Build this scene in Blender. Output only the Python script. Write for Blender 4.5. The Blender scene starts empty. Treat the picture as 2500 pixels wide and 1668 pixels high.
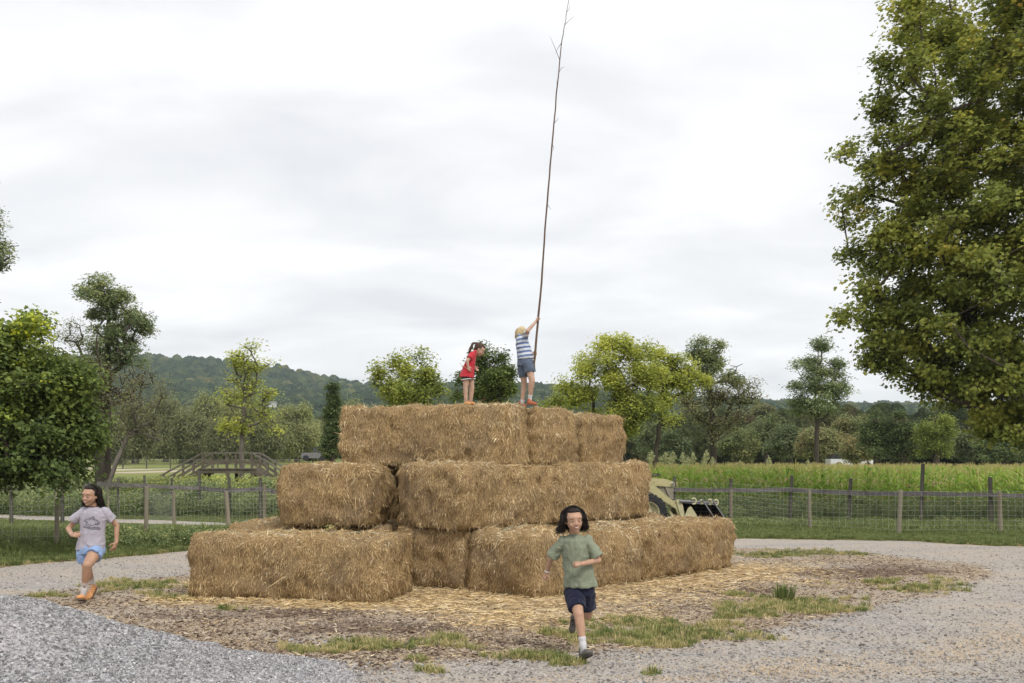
import bpy, math, random, os
import numpy as np
from mathutils import Vector, Matrix, Quaternion
from mathutils.bvhtree import BVHTree

S = bpy.context.scene
COL = S.collection
R = math.radians

# ------------------------------------------------------------------ camera
FPX, HY, EYE = 2431.0, 1112.0, 1.85          # focal length and horizon in photo pixels, eye height in metres
cd = bpy.data.cameras.new('camera')
cam = bpy.data.objects.new('camera', cd)
COL.objects.link(cam)
cam.location = (0, 0, EYE)
cam.rotation_euler = (R(90), 0, 0)
cd.sensor_width = 36
cd.lens = 36 * FPX / 2500
cd.shift_y = (HY - 834) / 2500
cd.clip_start = 0.1
cd.clip_end = 9000
S.camera = cam

# ------------------------------------------------------------------ light
SUN_EL, SUN_AZ = R(48), R(150)               # azimuth clockwise from +Y: behind the camera, to its right
w = bpy.data.worlds.new('World')
S.world = w
w.use_nodes = True
nt = w.node_tree
for n in list(nt.nodes):
    nt.nodes.remove(n)
def wn(t, **k):
    n = nt.nodes.new(t)
    for a, b in k.items():
        setattr(n, a, b)
    return n
out = wn('ShaderNodeOutputWorld')
mix = wn('ShaderNodeMixShader')
bg1 = wn('ShaderNodeBackground'); bg2 = wn('ShaderNodeBackground')
sky = wn('ShaderNodeTexSky', sky_type='NISHITA', sun_disc=False)
sky.sun_elevation = SUN_EL
sky.sun_rotation = SUN_AZ
sky.air_density = 1.0; sky.dust_density = 2.0
bg1.inputs['Strength'].default_value = 0.1
tc = wn('ShaderNodeTexCoord')
sp = wn('ShaderNodeSeparateXYZ')
ad = wn('ShaderNodeMath', operation='ADD'); ad.inputs[1].default_value = 0.22
mx = wn('ShaderNodeMath', operation='MAXIMUM'); mx.inputs[1].default_value = 0.04
dx = wn('ShaderNodeMath', operation='DIVIDE'); dy = wn('ShaderNodeMath', operation='DIVIDE')
cb = wn('ShaderNodeCombineXYZ')
n1 = wn('ShaderNodeTexNoise'); n1.inputs['Scale'].default_value = 1.9; n1.inputs['Detail'].default_value = 7; n1.inputs['Roughness'].default_value = 0.50
n1.inputs['Distortion'].default_value = 0.35
mp = wn('ShaderNodeMapping'); mp.inputs['Scale'].default_value = (0.85, 1.25, 1); mp.inputs['Location'].default_value = (3.1, 1.2, 0); mp.inputs['Rotation'].default_value = (0, 0, R(12))
rp = wn('ShaderNodeValToRGB')
e = rp.color_ramp.elements
e[0].position = 0.34; e[0].color = (0.64, 0.648, 0.67, 1)
e[1].position = 0.66; e[1].color = (0.85, 0.85, 0.852, 1)
m = e.new(0.48); m.color = (0.725, 0.73, 0.742, 1)
lk = nt.links.new
lk(tc.outputs['Generated'], sp.inputs[0])
lk(sp.outputs['Z'], ad.inputs[0]); lk(ad.outputs[0], mx.inputs[0])
lk(sp.outputs['X'], dx.inputs[0]); lk(mx.outputs[0], dx.inputs[1])
lk(sp.outputs['Y'], dy.inputs[0]); lk(mx.outputs[0], dy.inputs[1])
lk(dx.outputs[0], cb.inputs[0]); lk(dy.outputs[0], cb.inputs[1])
lk(cb.outputs[0], mp.inputs[0]); lk(mp.outputs[0], n1.inputs['Vector'])
lk(n1.outputs['Fac'], rp.inputs[0])
lk(rp.outputs[0], bg2.inputs['Color'])
bg2.inputs['Strength'].default_value = 0.97
lk(sky.outputs[0], bg1.inputs['Color'])
mix.inputs[0].default_value = 0.95
lk(bg1.outputs[0], mix.inputs[1]); lk(bg2.outputs[0], mix.inputs[2]); lk(mix.outputs[0], out.inputs[0])

sd = bpy.data.lights.new('sun', 'SUN')
sd.energy = 1.5; sd.angle = R(16); sd.color = (1.0, 0.955, 0.88)
sun = bpy.data.objects.new('sun', sd); COL.objects.link(sun)
sdir = Vector((math.sin(SUN_AZ) * math.cos(SUN_EL), math.cos(SUN_AZ) * math.cos(SUN_EL), math.sin(SUN_EL)))
sun.rotation_euler = sdir.to_track_quat('Z', 'Y').to_euler()
sun.location = sdir * 60

S.view_settings.view_transform = 'Standard'
S.view_settings.look = 'None'
S.view_settings.gamma = 1
S.view_settings.exposure = 0.50
S.render.engine = 'CYCLES'
S.cycles.max_bounces = 6; S.cycles.diffuse_bounces = 3; S.cycles.glossy_bounces = 1
S.cycles.transmission_bounces = 3; S.cycles.transparent_max_bounces = 8; S.cycles.volume_bounces = 1

# ------------------------------------------------------------------ helpers
def P(px, py, Y):
    """a point of the place at distance Y that the photo shows at (px, py)"""
    return Vector(((px - 1250) * Y / FPX, Y, EYE - (py - HY) * Y / FPX))

_py = [0, 16, 22, 35, 60, 90, 130, 200, 500, 9000]
_pz = [0, 0, -0.06, -0.36, -0.36, -0.10, 0.42, 1.05, 1.3, 1.3]
def zg(x, y):
    return np.interp(y, _py, _pz)
def G(px, py):
    """ground point seen at (px, py)"""
    Y = EYE * FPX / max(py - HY, 1)
    for _ in range(12):
        Y = 0.5 * Y + 0.5 * (EYE - float(zg(0, Y))) * FPX / max(py - HY, 1)
    return Vector(((px - 1250) * Y / FPX, Y, float(zg(0, Y))))

def _hash(ix, iy, iz, seed):
    h = (ix * 374761393 + iy * 668265263 + iz * 2147483647 + seed * 1274126177) & 0xffffffff
    h = ((h ^ (h >> 13)) * 1274126177) & 0xffffffff
    h = ((h ^ (h >> 16)) * 2246822519) & 0xffffffff
    return ((h ^ (h >> 15)) & 0xffffff) / float(0xffffff) * 2 - 1
def vnoise(p, seed=0):
    p = np.asarray(p, dtype=float)
    i = np.floor(p).astype(np.int64); f = p - i; f = f * f * (3 - 2 * f)
    r = 0
    for dx_ in (0, 1):
        for dy_ in (0, 1):
            for dz_ in (0, 1):
                wgt = (f[..., 0] if dx_ else 1 - f[..., 0]) * (f[..., 1] if dy_ else 1 - f[..., 1]) * (f[..., 2] if dz_ else 1 - f[..., 2])
                r = r + wgt * _hash(i[..., 0] + dx_, i[..., 1] + dy_, i[..., 2] + dz_, seed)
    return r
def fbm(p, seed=0, octv=4, rough=0.5):
    p = np.asarray(p, dtype=float); a = 1.0; t = 0; r = 0
    for o in range(octv):
        r = r + a * vnoise(p * (2 ** o), seed + o); t += a; a *= rough
    return r / t

def new_mesh(name, V, faces=None, tris=None, quads=None, attrs=None, smooth=False):
    """fast mesh from numpy arrays"""
    V = np.asarray(V, dtype=np.float32).reshape(-1, 3)
    me = bpy.data.meshes.new(name)
    if faces is not None:
        me.from_pydata(V.tolist(), [], faces)
    else:
        Fs = []
        if tris is not None and len(tris): Fs.append(np.asarray(tris, dtype=np.int32))
        if quads is not None and len(quads): Fs.append(np.asarray(quads, dtype=np.int32))
        loops = np.concatenate([f.reshape(-1) for f in Fs])
        starts = []; s = 0
        for f in Fs:
            k = f.shape[1]; starts.append(np.arange(len(f), dtype=np.int32) * k + s); s += len(f) * k
        starts = np.concatenate(starts)
        me.vertices.add(len(V)); me.vertices.foreach_set('co', V.reshape(-1))
        me.loops.add(len(loops)); me.loops.foreach_set('vertex_index', loops)
        me.polygons.add(len(starts)); me.polygons.foreach_set('loop_start', starts)
        me.update(calc_edges=True)
    if smooth:
        me.polygons.foreach_set('use_smooth', np.ones(len(me.polygons), dtype=bool))
    for k, a in (attrs or {}).items():
        at = me.attributes.new(k, 'FLOAT', 'POINT'); at.data.foreach_set('value', np.asarray(a, dtype=np.float32))
    me.validate()
    return me

def link(name, me, mat=None, parent=None, loc=None, **props):
    o = bpy.data.objects.new(name, me); COL.objects.link(o)
    if mat is not None and me is not None and not me.materials:
        me.materials.append(mat)
    if parent is not None: o.parent = parent
    if loc is not None: o.location = loc
    for k, v in props.items(): o[k] = v
    return o
def thing(name, loc, label, category, group=None, rz=0.0):
    o = bpy.data.objects.new(name, None); COL.objects.link(o)
    o.location = loc; o.rotation_euler = (0, 0, rz); o.empty_display_size = 0.2
    o['label'] = label; o['category'] = category
    if group: o['group'] = group
    return o
def copy_tree(o, parent=None):
    c = o.copy(); COL.objects.link(c); c.parent = parent
    for ch in o.children: copy_tree(ch, c)
    return c

class MB:
    """collects shapes for one mesh"""
    def __init__(s): s.v = []; s.f = []; s.n = 0
    def add(s, vs, fs):
        vs = [tuple(x) for x in vs]
        s.v += vs; s.f += [tuple(i + s.n for i in f) for f in fs]; s.n += len(vs)
        return s
    def box(s, c, size, rot=None, bev=0.0):
        c = Vector(c); hx, hy, hz = [k / 2 for k in size]
        if bev <= 0:
            vs = [Vector((x, y, z)) for x in (-hx, hx) for y in (-hy, hy) for z in (-hz, hz)]
            fs = [(0, 1, 3, 2), (4, 6, 7, 5), (0, 4, 5, 1), (2, 3, 7, 6), (0, 2, 6, 4), (1, 5, 7, 3)]
        else:
            b = min(bev, hx * .9, hy * .9, hz * .9)
            vs = []; idx = {}
            for x in (-1, 1):
                for y in (-1, 1):
                    for z in (-1, 1):
                        for a in range(3):
                            p = [x * hx, y * hy, z * hz]
                            for k in range(3):
                                if k != a: p[k] -= (x, y, z)[k] * b
                            idx[(x, y, z, a)] = len(vs); vs.append(Vector(p))
            fs = []
            I = idx
            for q in (-1, 1):
                fs.append((I[q, -1, -1, 0], I[q, 1, -1, 0], I[q, 1, 1, 0], I[q, -1, 1, 0])[::q])
                fs.append((I[-1, q, -1, 1], I[1, q, -1, 1], I[1, q, 1, 1], I[-1, q, 1, 1])[::-q])
                fs.append((I[-1, -1, q, 2], I[1, -1, q, 2], I[1, 1, q, 2], I[-1, 1, q, 2])[::q])
            for y in (-1, 1):
                for z in (-1, 1):
                    fs.append((I[-1, y, z, 1], I[1, y, z, 1], I[1, y, z, 2], I[-1, y, z, 2]))
            for x in (-1, 1):
                for z in (-1, 1):
                    fs.append((I[x, -1, z, 0], I[x, 1, z, 0], I[x, 1, z, 2], I[x, -1, z, 2]))
                for y in (-1, 1):
                    fs.append((I[x, y, -1, 0], I[x, y, 1, 0], I[x, y, 1, 1], I[x, y, -1, 1]))
            for x in (-1, 1):
                for y in (-1, 1):
                    for z in (-1, 1):
                        fs.append((I[x, y, z, 0], I[x, y, z, 1], I[x, y, z, 2]))
        if rot is not None: vs = [rot @ v for v in vs]
        return s.add([v + c for v in vs], fs)
    def tube(s, pts, rad, sides=8, caps=True, flat=1.0):
        pts = [Vector(p) for p in pts]; n = len(pts)
        if not hasattr(rad, '__len__'): rad = [rad] * n
        t0 = (pts[1] - pts[0]).normalized()
        up = Vector((0, 0, 1)) if abs(t0.z) < .9 else Vector((1, 0, 0))
        u = t0.cross(up).normalized(); vs = []
        for i, p in enumerate(pts):
            t = (pts[min(i + 1, n - 1)] - pts[max(i - 1, 0)])
            if t.length < 1e-9: t = t0
            t = t.normalized()
            u = (u - t * u.dot(t)); u = u.normalized() if u.length > 1e-6 else t.orthogonal().normalized()
            v = t.cross(u)
            for k in range(sides):
                a = 2 * math.pi * k / sides
                vs.append(p + (u * math.cos(a) + v * math.sin(a) * flat) * rad[i])
        fs = [(i * sides + k, i * sides + (k + 1) % sides, (i + 1) * sides + (k + 1) % sides, (i + 1) * sides + k) for i in range(n - 1) for k in range(sides)]
        if caps:
            fs += [tuple(range(sides))[::-1], tuple((n - 1) * sides + k for k in range(sides))]
        return s.add(vs, fs)
    def cyl(s, a, b, r, sides=12): return s.tube([a, b], r, sides)
    def capsule(s, a, b, ra, rb, sides=12, rings=4):
        a, b = Vector(a), Vector(b); d = b - a
        L = d.length; t = d.normalized() if L > 1e-9 else Vector((0, 0, 1))
        pts, rr = [], []
        for i in range(rings + 1):
            an = math.pi / 2 * (1 - i / rings)
            pts.append(a - t * ra * math.sin(an) * .999); rr.append(max(ra * math.cos(an), 1e-4))
        for i in range(rings + 1):
            an = math.pi / 2 * (i / rings)
            pts.append(b + t * rb * math.sin(an) * .999); rr.append(max(rb * math.cos(an), 1e-4))
        return s.tube(pts, rr, sides)
    def chain(s, pts, rad, sides=12):
        for i in range(len(pts) - 1): s.capsule(pts[i], pts[i + 1], rad[i], rad[i + 1], sides)
        return s
    def ell(s, c, r, rot=None, seg=16, ring=10):
        c = Vector(c); vs = [Vector((0, 0, -r[2]))]; fs = []
        for j in range(1, ring):
            ph = -math.pi / 2 + math.pi * j / ring
            for k in range(seg):
                th = 2 * math.pi * k / seg
                vs.append(Vector((r[0] * math.cos(ph) * math.cos(th), r[1] * math.cos(ph) * math.sin(th), r[2] * math.sin(ph))))
        vs.append(Vector((0, 0, r[2]))); top = len(vs) - 1
        for k in range(seg):
            fs.append((0, 1 + (k + 1) % seg, 1 + k))
            fs.append((top, 1 + (ring - 2) * seg + k, 1 + (ring - 2) * seg + (k + 1) % seg))
            for j in range(ring - 2):
                a = 1 + j * seg + k; b_ = 1 + j * seg + (k + 1) % seg
                fs.append((a, b_, b_ + seg, a + seg))
        if rot is not None: vs = [rot @ v for v in vs]
        return s.add([v + c for v in vs], fs)
    def loft(s, secs, sides=20):
        """secs: (centre, u vector, v vector) ellipses; flat ends"""
        vs = []
        for c, u, v in secs:
            c, u, v = Vector(c), Vector(u), Vector(v)
            for k in range(sides):
                a = 2 * math.pi * k / sides
                vs.append(c + u * math.cos(a) + v * math.sin(a))
        n = len(secs)
        fs = [(i * sides + k, i * sides + (k + 1) % sides, (i + 1) * sides + (k + 1) % sides, (i + 1) * sides + k) for i in range(n - 1) for k in range(sides)]
        fs += [tuple(range(sides))[::-1], tuple((n - 1) * sides + k for k in range(sides))]
        return s.add(vs, fs)
    def prism(s, poly, d):
        """extrude a polygon (list of 3D points) by vector d"""
        poly = [Vector(p) for p in poly]; d = Vector(d); n = len(poly)
        return s.add(poly + [p + d for p in poly], [tuple(range(n))[::-1], tuple(range(n, 2 * n))] + [(k, (k + 1) % n, n + (k + 1) % n, n + k) for k in range(n)])
    def mesh(s, name, smooth=False):
        me = bpy.data.meshes.new(name); me.from_pydata(s.v, [], s.f); me.update()
        if smooth: me.polygons.foreach_set('use_smooth', np.ones(len(me.polygons), dtype=bool))
        return me
    def obj(s, name, mat, parent=None, smooth=False, **kw):
        return link(name, s.mesh(name, smooth), mat, parent, **kw)

# ------------------------------------------------------------------ materials
class NT:
    def __init__(s, name):
        s.m = bpy.data.materials.new(name); s.m.use_nodes = True; s.t = s.m.node_tree
        s.b = s.t.nodes['Principled BSDF']; s.o = s.t.nodes['Material Output']
    def n(s, t, ins=None, **k):
        x = s.t.nodes.new(t)
        for a, b in k.items(): setattr(x, a, b)
        for a, b in (ins or {}).items():
            if hasattr(b, 'is_output') or isinstance(b, bpy.types.NodeSocket): s.t.links.new(b, x.inputs[a])
            else: x.inputs[a].default_value = b
        return x
    def l(s, a, b): s.t.links.new(a, b)
    def ramp(s, fac, stops):
        x = s.n('ShaderNodeValToRGB', {0: fac}); e = x.color_ramp.elements
        while len(e) > len(stops): e.remove(e[-1])
        while len(e) < len(stops): e.new(1)
        for el, (p, c) in zip(e, stops): el.position = p; el.color = (*c, 1)
        return x.outputs[0]
    def mixc(s, fac, a, b, mode='MIX'):
        x = s.n('ShaderNodeMix', data_type='RGBA', blend_type=mode)
        for i, q in ((0, fac), (6, a), (7, b)):
            if isinstance(q, bpy.types.NodeSocket): s.l(q, x.inputs[i])
            elif i == 0: x.inputs[0].default_value = q
            else: x.inputs[i].default_value = (*q, 1)
        return x.outputs[2]
    def math(s, op, a, b=0.0, clamp=False):
        x = s.n('ShaderNodeMath', {0: a, 1: b}, operation=op); x.use_clamp = clamp
        return x.outputs[0]
    def attr(s, name): return s.n('ShaderNodeAttribute', attribute_name=name).outputs['Fac']
    def coord(s, which='Object'): return s.n('ShaderNodeTexCoord').outputs[which]
    def pos(s): return s.n('ShaderNodeNewGeometry').outputs['Position']
    def noise(s, vec, scale, detail=4, rough=.5, dist=0):
        return s.n('ShaderNodeTexNoise', {'Vector': vec, 'Scale': scale, 'Detail': detail, 'Roughness': rough, 'Distortion': dist}).outputs['Fac']
    def map(s, vec, scale=(1, 1, 1), rot=(0, 0, 0)):
        return s.n('ShaderNodeMapping', {'Vector': vec, 'Scale': scale, 'Rotation': rot}).outputs[0]
    def bump(s, h, strength=.3, dist=.02):
        x = s.n('ShaderNodeBump', {'Height': h, 'Strength': strength, 'Distance': dist})
        s.l(x.outputs[0], s.b.inputs['Normal']); return x
    def fin(s, col=None, rough=.8, spec=.3, metal=0):
        if col is not None:
            if isinstance(col, bpy.types.NodeSocket): s.l(col, s.b.inputs['Base Color'])
            else: s.b.inputs['Base Color'].default_value = (*col, 1)
        if isinstance(rough, bpy.types.NodeSocket): s.l(rough, s.b.inputs['Roughness'])
        else: s.b.inputs['Roughness'].default_value = rough
        s.b.inputs['Specular IOR Level'].default_value = spec
        s.b.inputs['Metallic'].default_value = metal
        return s.m

def mat_noisy(name, c1, c2, scale=8, rough=.8, spec=.3, stretch=(1, 1, 1), bump=.2, bd=.01, metal=0, c3=None, detail=5):
    t = NT(name); v = t.map(t.coord(), stretch)
    f = t.noise(v, scale, detail, .6)
    st = [(.3, c1), (.7, c2)] if c3 is None else [(.25, c1), (.5, c2), (.75, c3)]
    c = t.ramp(f, st)
    f2 = t.noise(v, scale * 5, 3, .6)
    if bump: t.bump(f2, bump, bd)
    return t.fin(c, rough, spec, metal)

LEAF_GAIN = 2.0
def mat_leaf(name, stops, trans=.28, rough=.55):
    """leaf colour from the per-leaf 'tint' value"""
    t = NT(name)
    c = t.ramp(t.attr('tint'), [(a, tuple(min(.7, k * LEAF_GAIN) for k in b)) for a, b in stops])
    t.fin(c, rough, .25)
    tr = t.n('ShaderNodeBsdfTranslucent', {'Color': c})
    mx_ = t.n('ShaderNodeMixShader', {0: trans + .08, 1: t.b.outputs[0], 2: tr.outputs[0]})
    t.l(mx_.outputs[0], t.o.inputs[0])
    return t.m

# geometry-node scatter for things nobody could count
def scatter_tree():
    ng = bpy.data.node_groups.new('scatter', 'GeometryNodeTree')
    ng.interface.new_socket('Geometry', in_out='INPUT', socket_type='NodeSocketGeometry')
    ng.interface.new_socket('Sources', in_out='INPUT', socket_type='NodeSocketCollection')
    ng.interface.new_socket('Geometry', in_out='OUTPUT', socket_type='NodeSocketGeometry')
    N = ng.nodes; gi = N.new('NodeGroupInput'); go = N.new('NodeGroupOutput')
    ci = N.new('GeometryNodeCollectionInfo'); ci.inputs['Separate Children'].default_value = True; ci.inputs['Reset Children'].default_value = True
    ip = N.new('GeometryNodeInstanceOnPoints'); ip.inputs['Pick Instance'].default_value = True
    def na(nm, ty):
        a = N.new('GeometryNodeInputNamedAttribute'); a.data_type = ty; a.inputs['Name'].default_value = nm; return a
    r_, s_, v_ = na('rot', 'FLOAT_VECTOR'), na('scl', 'FLOAT_VECTOR'), na('var', 'INT')
    L = ng.links.new
    L(gi.outputs[0], ip.inputs['Points']); L(gi.outputs[1], ci.inputs[0]); L(ci.outputs[0], ip.inputs['Instance'])
    L(v_.outputs[0], ip.inputs['Instance Index']); L(r_.outputs[0], ip.inputs['Rotation']); L(s_.outputs[0], ip.inputs['Scale'])
    L(ip.outputs[0], go.inputs[0])
    return ng
SCAT = scatter_tree()
def scatter(name, label, meshes, pts, rot, scl, category=None, parent=None, seed=0):
    """meshes: list of (mesh); pts Nx3, rot Nx3, scl N or Nx3"""
    pts = np.asarray(pts, dtype=np.float32); n = len(pts)
    scl = np.asarray(scl, dtype=np.float32)
    if scl.ndim == 1: scl = np.repeat(scl[:, None], 3, 1)
    c = bpy.data.collections.new(name + '_kinds')
    for i, me in enumerate(meshes):
        so = bpy.data.objects.new('%s_kind_%02d' % (name, i), me); c.objects.link(so)
    me = bpy.data.meshes.new(name); me.vertices.add(n); me.vertices.foreach_set('co', pts.reshape(-1))
    a = me.attributes.new('rot', 'FLOAT_VECTOR', 'POINT'); a.data.foreach_set('vector', np.asarray(rot, dtype=np.float32).reshape(-1))
    a = me.attributes.new('scl', 'FLOAT_VECTOR', 'POINT'); a.data.foreach_set('vector', scl.reshape(-1))
    a = me.attributes.new('var', 'INT', 'POINT'); a.data.foreach_set('value', np.random.RandomState(seed + 5).randint(0, len(meshes), n).astype(np.int32))
    o = link(name, me, None, parent, kind='stuff', label=label)
    if category: o['category'] = category
    md = o.modifiers.new('scatter', 'NODES'); md.node_group = SCAT
    for it in SCAT.interface.items_tree:
        if it.name == 'Sources': md[it.identifier] = c
    return o

def leaf_mesh(name, C, N, D, L, W, tint, mat, lobed=False, fold=.25):
    """many leaves as one mesh: centre C, normal N, direction D"""
    C, N, D = [np.asarray(a, dtype=np.float64) for a in (C, N, D)]
    D = D - N * (D * N).sum(1, keepdims=True); D /= np.linalg.norm(D, axis=1, keepdims=True) + 1e-9
    Sd = np.cross(N, D); L = np.asarray(L)[:, None]; W = np.asarray(W)[:, None]
    if lobed:
        prof = [(0, -.5, 0), (-.5, -.22, .5), (-.24, .02, .1), (-.42, .3, .35), (0, .55, -.2), (.42, .3, .35), (.24, .02, .1), (.5, -.22, .5)]
        tri = [(0, 1, 2), (2, 3, 4), (0, 2, 6), (2, 4, 6), (4, 5, 6), (6, 7, 0)]
    else:
        prof = [(0, -.5, 0), (-.5, -.05, 1), (0, .5, -.3), (.5, -.05, 1)]
        tri = [(0, 1, 2), (0, 2, 3)]
    k = len(prof)
    V = np.stack([C + Sd * W * a + D * L * b + N * W * fold * c_ for a, b, c_ in prof], 1).reshape(-1, 3)
    n = len(C); T = (np.arange(n)[:, None, None] * k + np.array(tri)[None]).reshape(-1, 3)
    me = new_mesh(name, V, tris=T, attrs={'tint': np.repeat(np.asarray(tint), k)})
    me.materials.append(mat)
    return me
# ================================================================== GROUND
rng = np.random.RandomState(7)
def in_poly(px, py, poly):
    ins = np.zeros(px.shape, bool); n = len(poly)
    for i in range(n):
        x1, y1 = poly[i]; x2, y2 = poly[(i + 1) % n]
        c = ((y1 > py) != (y2 > py)) & (px < (x2 - x1) * (py - y1) / ((y2 - y1) + 1e-12) + x1)
        ins ^= c
    return ins
def dist_poly(px, py, poly, closed=True):
    d = np.full(px.shape, 1e9); n = len(poly)
    for i in range(n if closed else n - 1):
        ax, ay = poly[i]; bx, by = poly[(i + 1) % n]
        ux, uy = bx - ax, by - ay; t = np.clip(((px - ax) * ux + (py - ay) * uy) / (ux * ux + uy * uy), 0, 1)
        d = np.minimum(d, np.hypot(px - ax - t * ux, py - ay - t * uy))
    return d
def g2(pts): return [tuple(G(a, b)[:2]) for a, b in pts]
ISLAND = g2([(-150, 1478), (60, 1452), (250, 1425), (460, 1399), (700, 1362), (1000, 1340), (1400, 1336), (1820, 1338), (2100, 1349), (2350, 1372), (2430, 1402), (2300, 1442), (2130, 1492), (1950, 1533), (1800, 1560), (1500, 1582), (1200, 1600), (1000, 1622), (760, 1650), (500, 1700), (100, 1750), (-400, 1700), (-500, 1550)])
ROADOUT = [(-60., 12.), (-30, 15)] + g2([(-300, 1402), (0, 1386), (250, 1366), (460, 1347), (900, 1322), (1400, 1313), (1810, 1315), (2200, 1323), (2500, 1334), (3000, 1352)]) + [(30., 17.), (60., 10.), (60., -20.), (-60., -20.)]
PATH2 = g2([(-400, 1256), (0, 1261), (300, 1272), (520, 1281), (700, 1290)]) + [(-4.5, 31.0), (1.5, 33.5), (12, 40)]
TRACK = g2([(200, 1140), (290, 1148), (400, 1152), (560, 1147)])
TRACK2 = g2([(270, 1135), (430, 1141), (520, 1146)])
BALE_FOOT = [[(-4.2, 12.9), (-2.0, 12.3), (-1.5, 13.3)], [(-.9, 13.3), (.3, 12.7), (2.0, 14.4), (3.6, 16.2)], [(-4.2, 14.5), (-3, 14)]]
GRASSP = [(900, 1572, 330, 20), (760, 1580, 140, 14), (1100, 1560, 90, 14), (1620, 1545, 320, 30), (1560, 1520, 120, 16), (1960, 1482, 270, 26), (1800, 1455, 80, 12), (2260, 1430, 130, 18), (2150, 1420, 120, 12),
          (1950, 1352, 210, 9), (330, 1430, 150, 17), (420, 1455, 80, 9), (100, 1455, 90, 8), (560, 1487, 60, 5), (1038, 1638, 50, 10), (1375, 1620, 45, 9), (1600, 1650, 50, 6), (1390, 1455, 60, 7), (1000, 1612, 60, 8), (1300, 1605, 120, 9), (1830, 1500, 160, 20)]
BROWNP = [(1250, 1512, 180, 20), (900, 1530, 260, 16), (1750, 1440, 240, 12), (700, 1500, 220, 14), (2100, 1392, 230, 16), (500, 1500, 200, 12)]
SHAVP = [(1950, 1640, 380, 22), (2350, 1590, 160, 30), (2450, 1560, 120, 40), (1650, 1660, 180, 8), (1930, 1610, 130, 8)]
def ellmask(px, py, L):
    r = np.zeros(px.shape)
    for cx, cy, rx, ry in L:
        rx, ry = rx * 1.12, ry * 1.35
        r = np.maximum(r, 1 - np.sqrt(((px - cx) / rx) ** 2 + ((py - cy) / ry) ** 2))
    return r
def ground_masks(X, Y):
    Z = zg(X, Y); Ys = np.maximum(Y, .5)
    px = 1250 + X * FPX / Ys; py = HY + (EYE - Z) * FPX / Ys
    nz = fbm(np.stack([X * .9, Y * .9, X * 0], -1), 3, 4)
    nz2 = fbm(np.stack([X * 3.1, Y * 3.1, X * 0], -1), 9, 3)
    isl = np.where(in_poly(X, Y, ISLAND), 1, -1) * dist_poly(X, Y, ISLAND) + nz * .35 + nz2 * .12
    road = np.where(in_poly(X, Y, ROADOUT), 1, -1) * dist_poly(X, Y, ROADOUT) + nz * .12 + nz2 * .08
    gravel = np.clip(road / .35 + .5, 0, 1) * (1 - np.clip(isl / .7 + .5, 0, 1))
    d2 = dist_poly(X, Y, PATH2, False); gravel = np.maximum(gravel, np.clip((1.15 - d2) / .4 + nz2 * .4, 0, 1))
    d3 = np.minimum(dist_poly(X, Y, TRACK, False) - 3.0, dist_poly(X, Y, TRACK2, False) - 1.0)
    trackm = np.clip(-d3 / .8 + nz * .2, 0, 1)
    db = np.minimum(np.minimum(dist_poly(X, Y, BALE_FOOT[0], False), dist_poly(X, Y, BALE_FOOT[1], False)), dist_poly(X, Y, BALE_FOOT[2], False))
    dr = dist_poly(X, Y, BALE_FOOT[1], False)
    straw = np.clip(np.maximum(1.1 - db / .6, 1.05 - dr / 2.0) + nz * .6, 0, 1) * np.clip(isl + 1, 0, 1)
    em = ellmask(px, py, GRASSP)
    grass = np.clip(em * 1.5 + nz * .8 + nz2 * .9 - .28, 0, 1) * (Y < 21) * (em > 0)
    verge = 1 - np.clip(road / .35 + .5, 0, 1)
    grass = np.maximum(grass, verge * (1 - np.clip(gravel, 0, 1)))
    grass = grass * (1 - trackm)
    dry = np.clip(1.1 - np.abs(-road) / 1.2 + nz * .5, 0, 1) * verge
    dry = np.maximum(dry, np.clip(.45 + nz2 * .8, 0, 1) * (Y < 21) * (em > 0) * .8)
    brown = np.clip(ellmask(px, py, BROWNP) * 1.5 + nz2 * .6, 0, 1) * (Y < 21)
    shav = np.clip(ellmask(px, py, SHAVP) * 1.3 + nz2 * .7 - .1, 0, 1) * (Y < 21)
    return dict(gravel=np.maximum(gravel, trackm), straw=straw, grass=grass, dry=dry, brown=brown, shav=shav * (gravel > .3), track=trackm)

xs = np.concatenate([-np.geomspace(4000, 14, 40), np.arange(-13.4, 15, .09), np.geomspace(15.3, 4000, 40)])
ys = np.concatenate([[-400, -60, -10, 2, 5], np.arange(6.5, 24, .09), np.arange(24.2, 45, .4), np.geomspace(46, 8000, 70)])
GX, GY = np.meshgrid(xs, ys)
gm = ground_masks(GX, GY)
GZ = zg(GX, GY) + (fbm(np.stack([GX * .5, GY * .5, GX * 0], -1), 21, 3) * .035 + fbm(np.stack([GX * 5, GY * 5, GX * 0], -1), 22, 3) * .012 * (1 - gm['gravel'] * .6)) * (GY > 5) * (GY < 60) * np.clip((np.hypot(GX - 0, (GY - 14.5))) / 3, .25, 1)
nx, ny = len(xs), len(ys)
ii = (np.arange(ny - 1)[:, None] * nx + np.arange(nx - 1)[None]).reshape(-1)
Q = np.stack([ii, ii + 1, ii + 1 + nx, ii + nx], 1)
gme = new_mesh('ground', np.stack([GX, GY, GZ], -1).reshape(-1, 3), quads=Q, attrs={k: v.reshape(-1) for k, v in gm.items()}, smooth=True)

t = NT('ground')
v = t.pos()
nzf = t.noise(v, 22, 6, .65); nzm = t.noise(v, 3.2, 5, .6); nzl = t.noise(v, .55, 4, .55); nvf = t.noise(v, 90, 3, .6)
def vor(scale, rnd=1.0, vec=None, feat='F1'):
    return t.n('ShaderNodeTexVoronoi', {'Vector': vec or v, 'Scale': scale, 'Randomness': rnd}, feature=feat)
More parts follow.
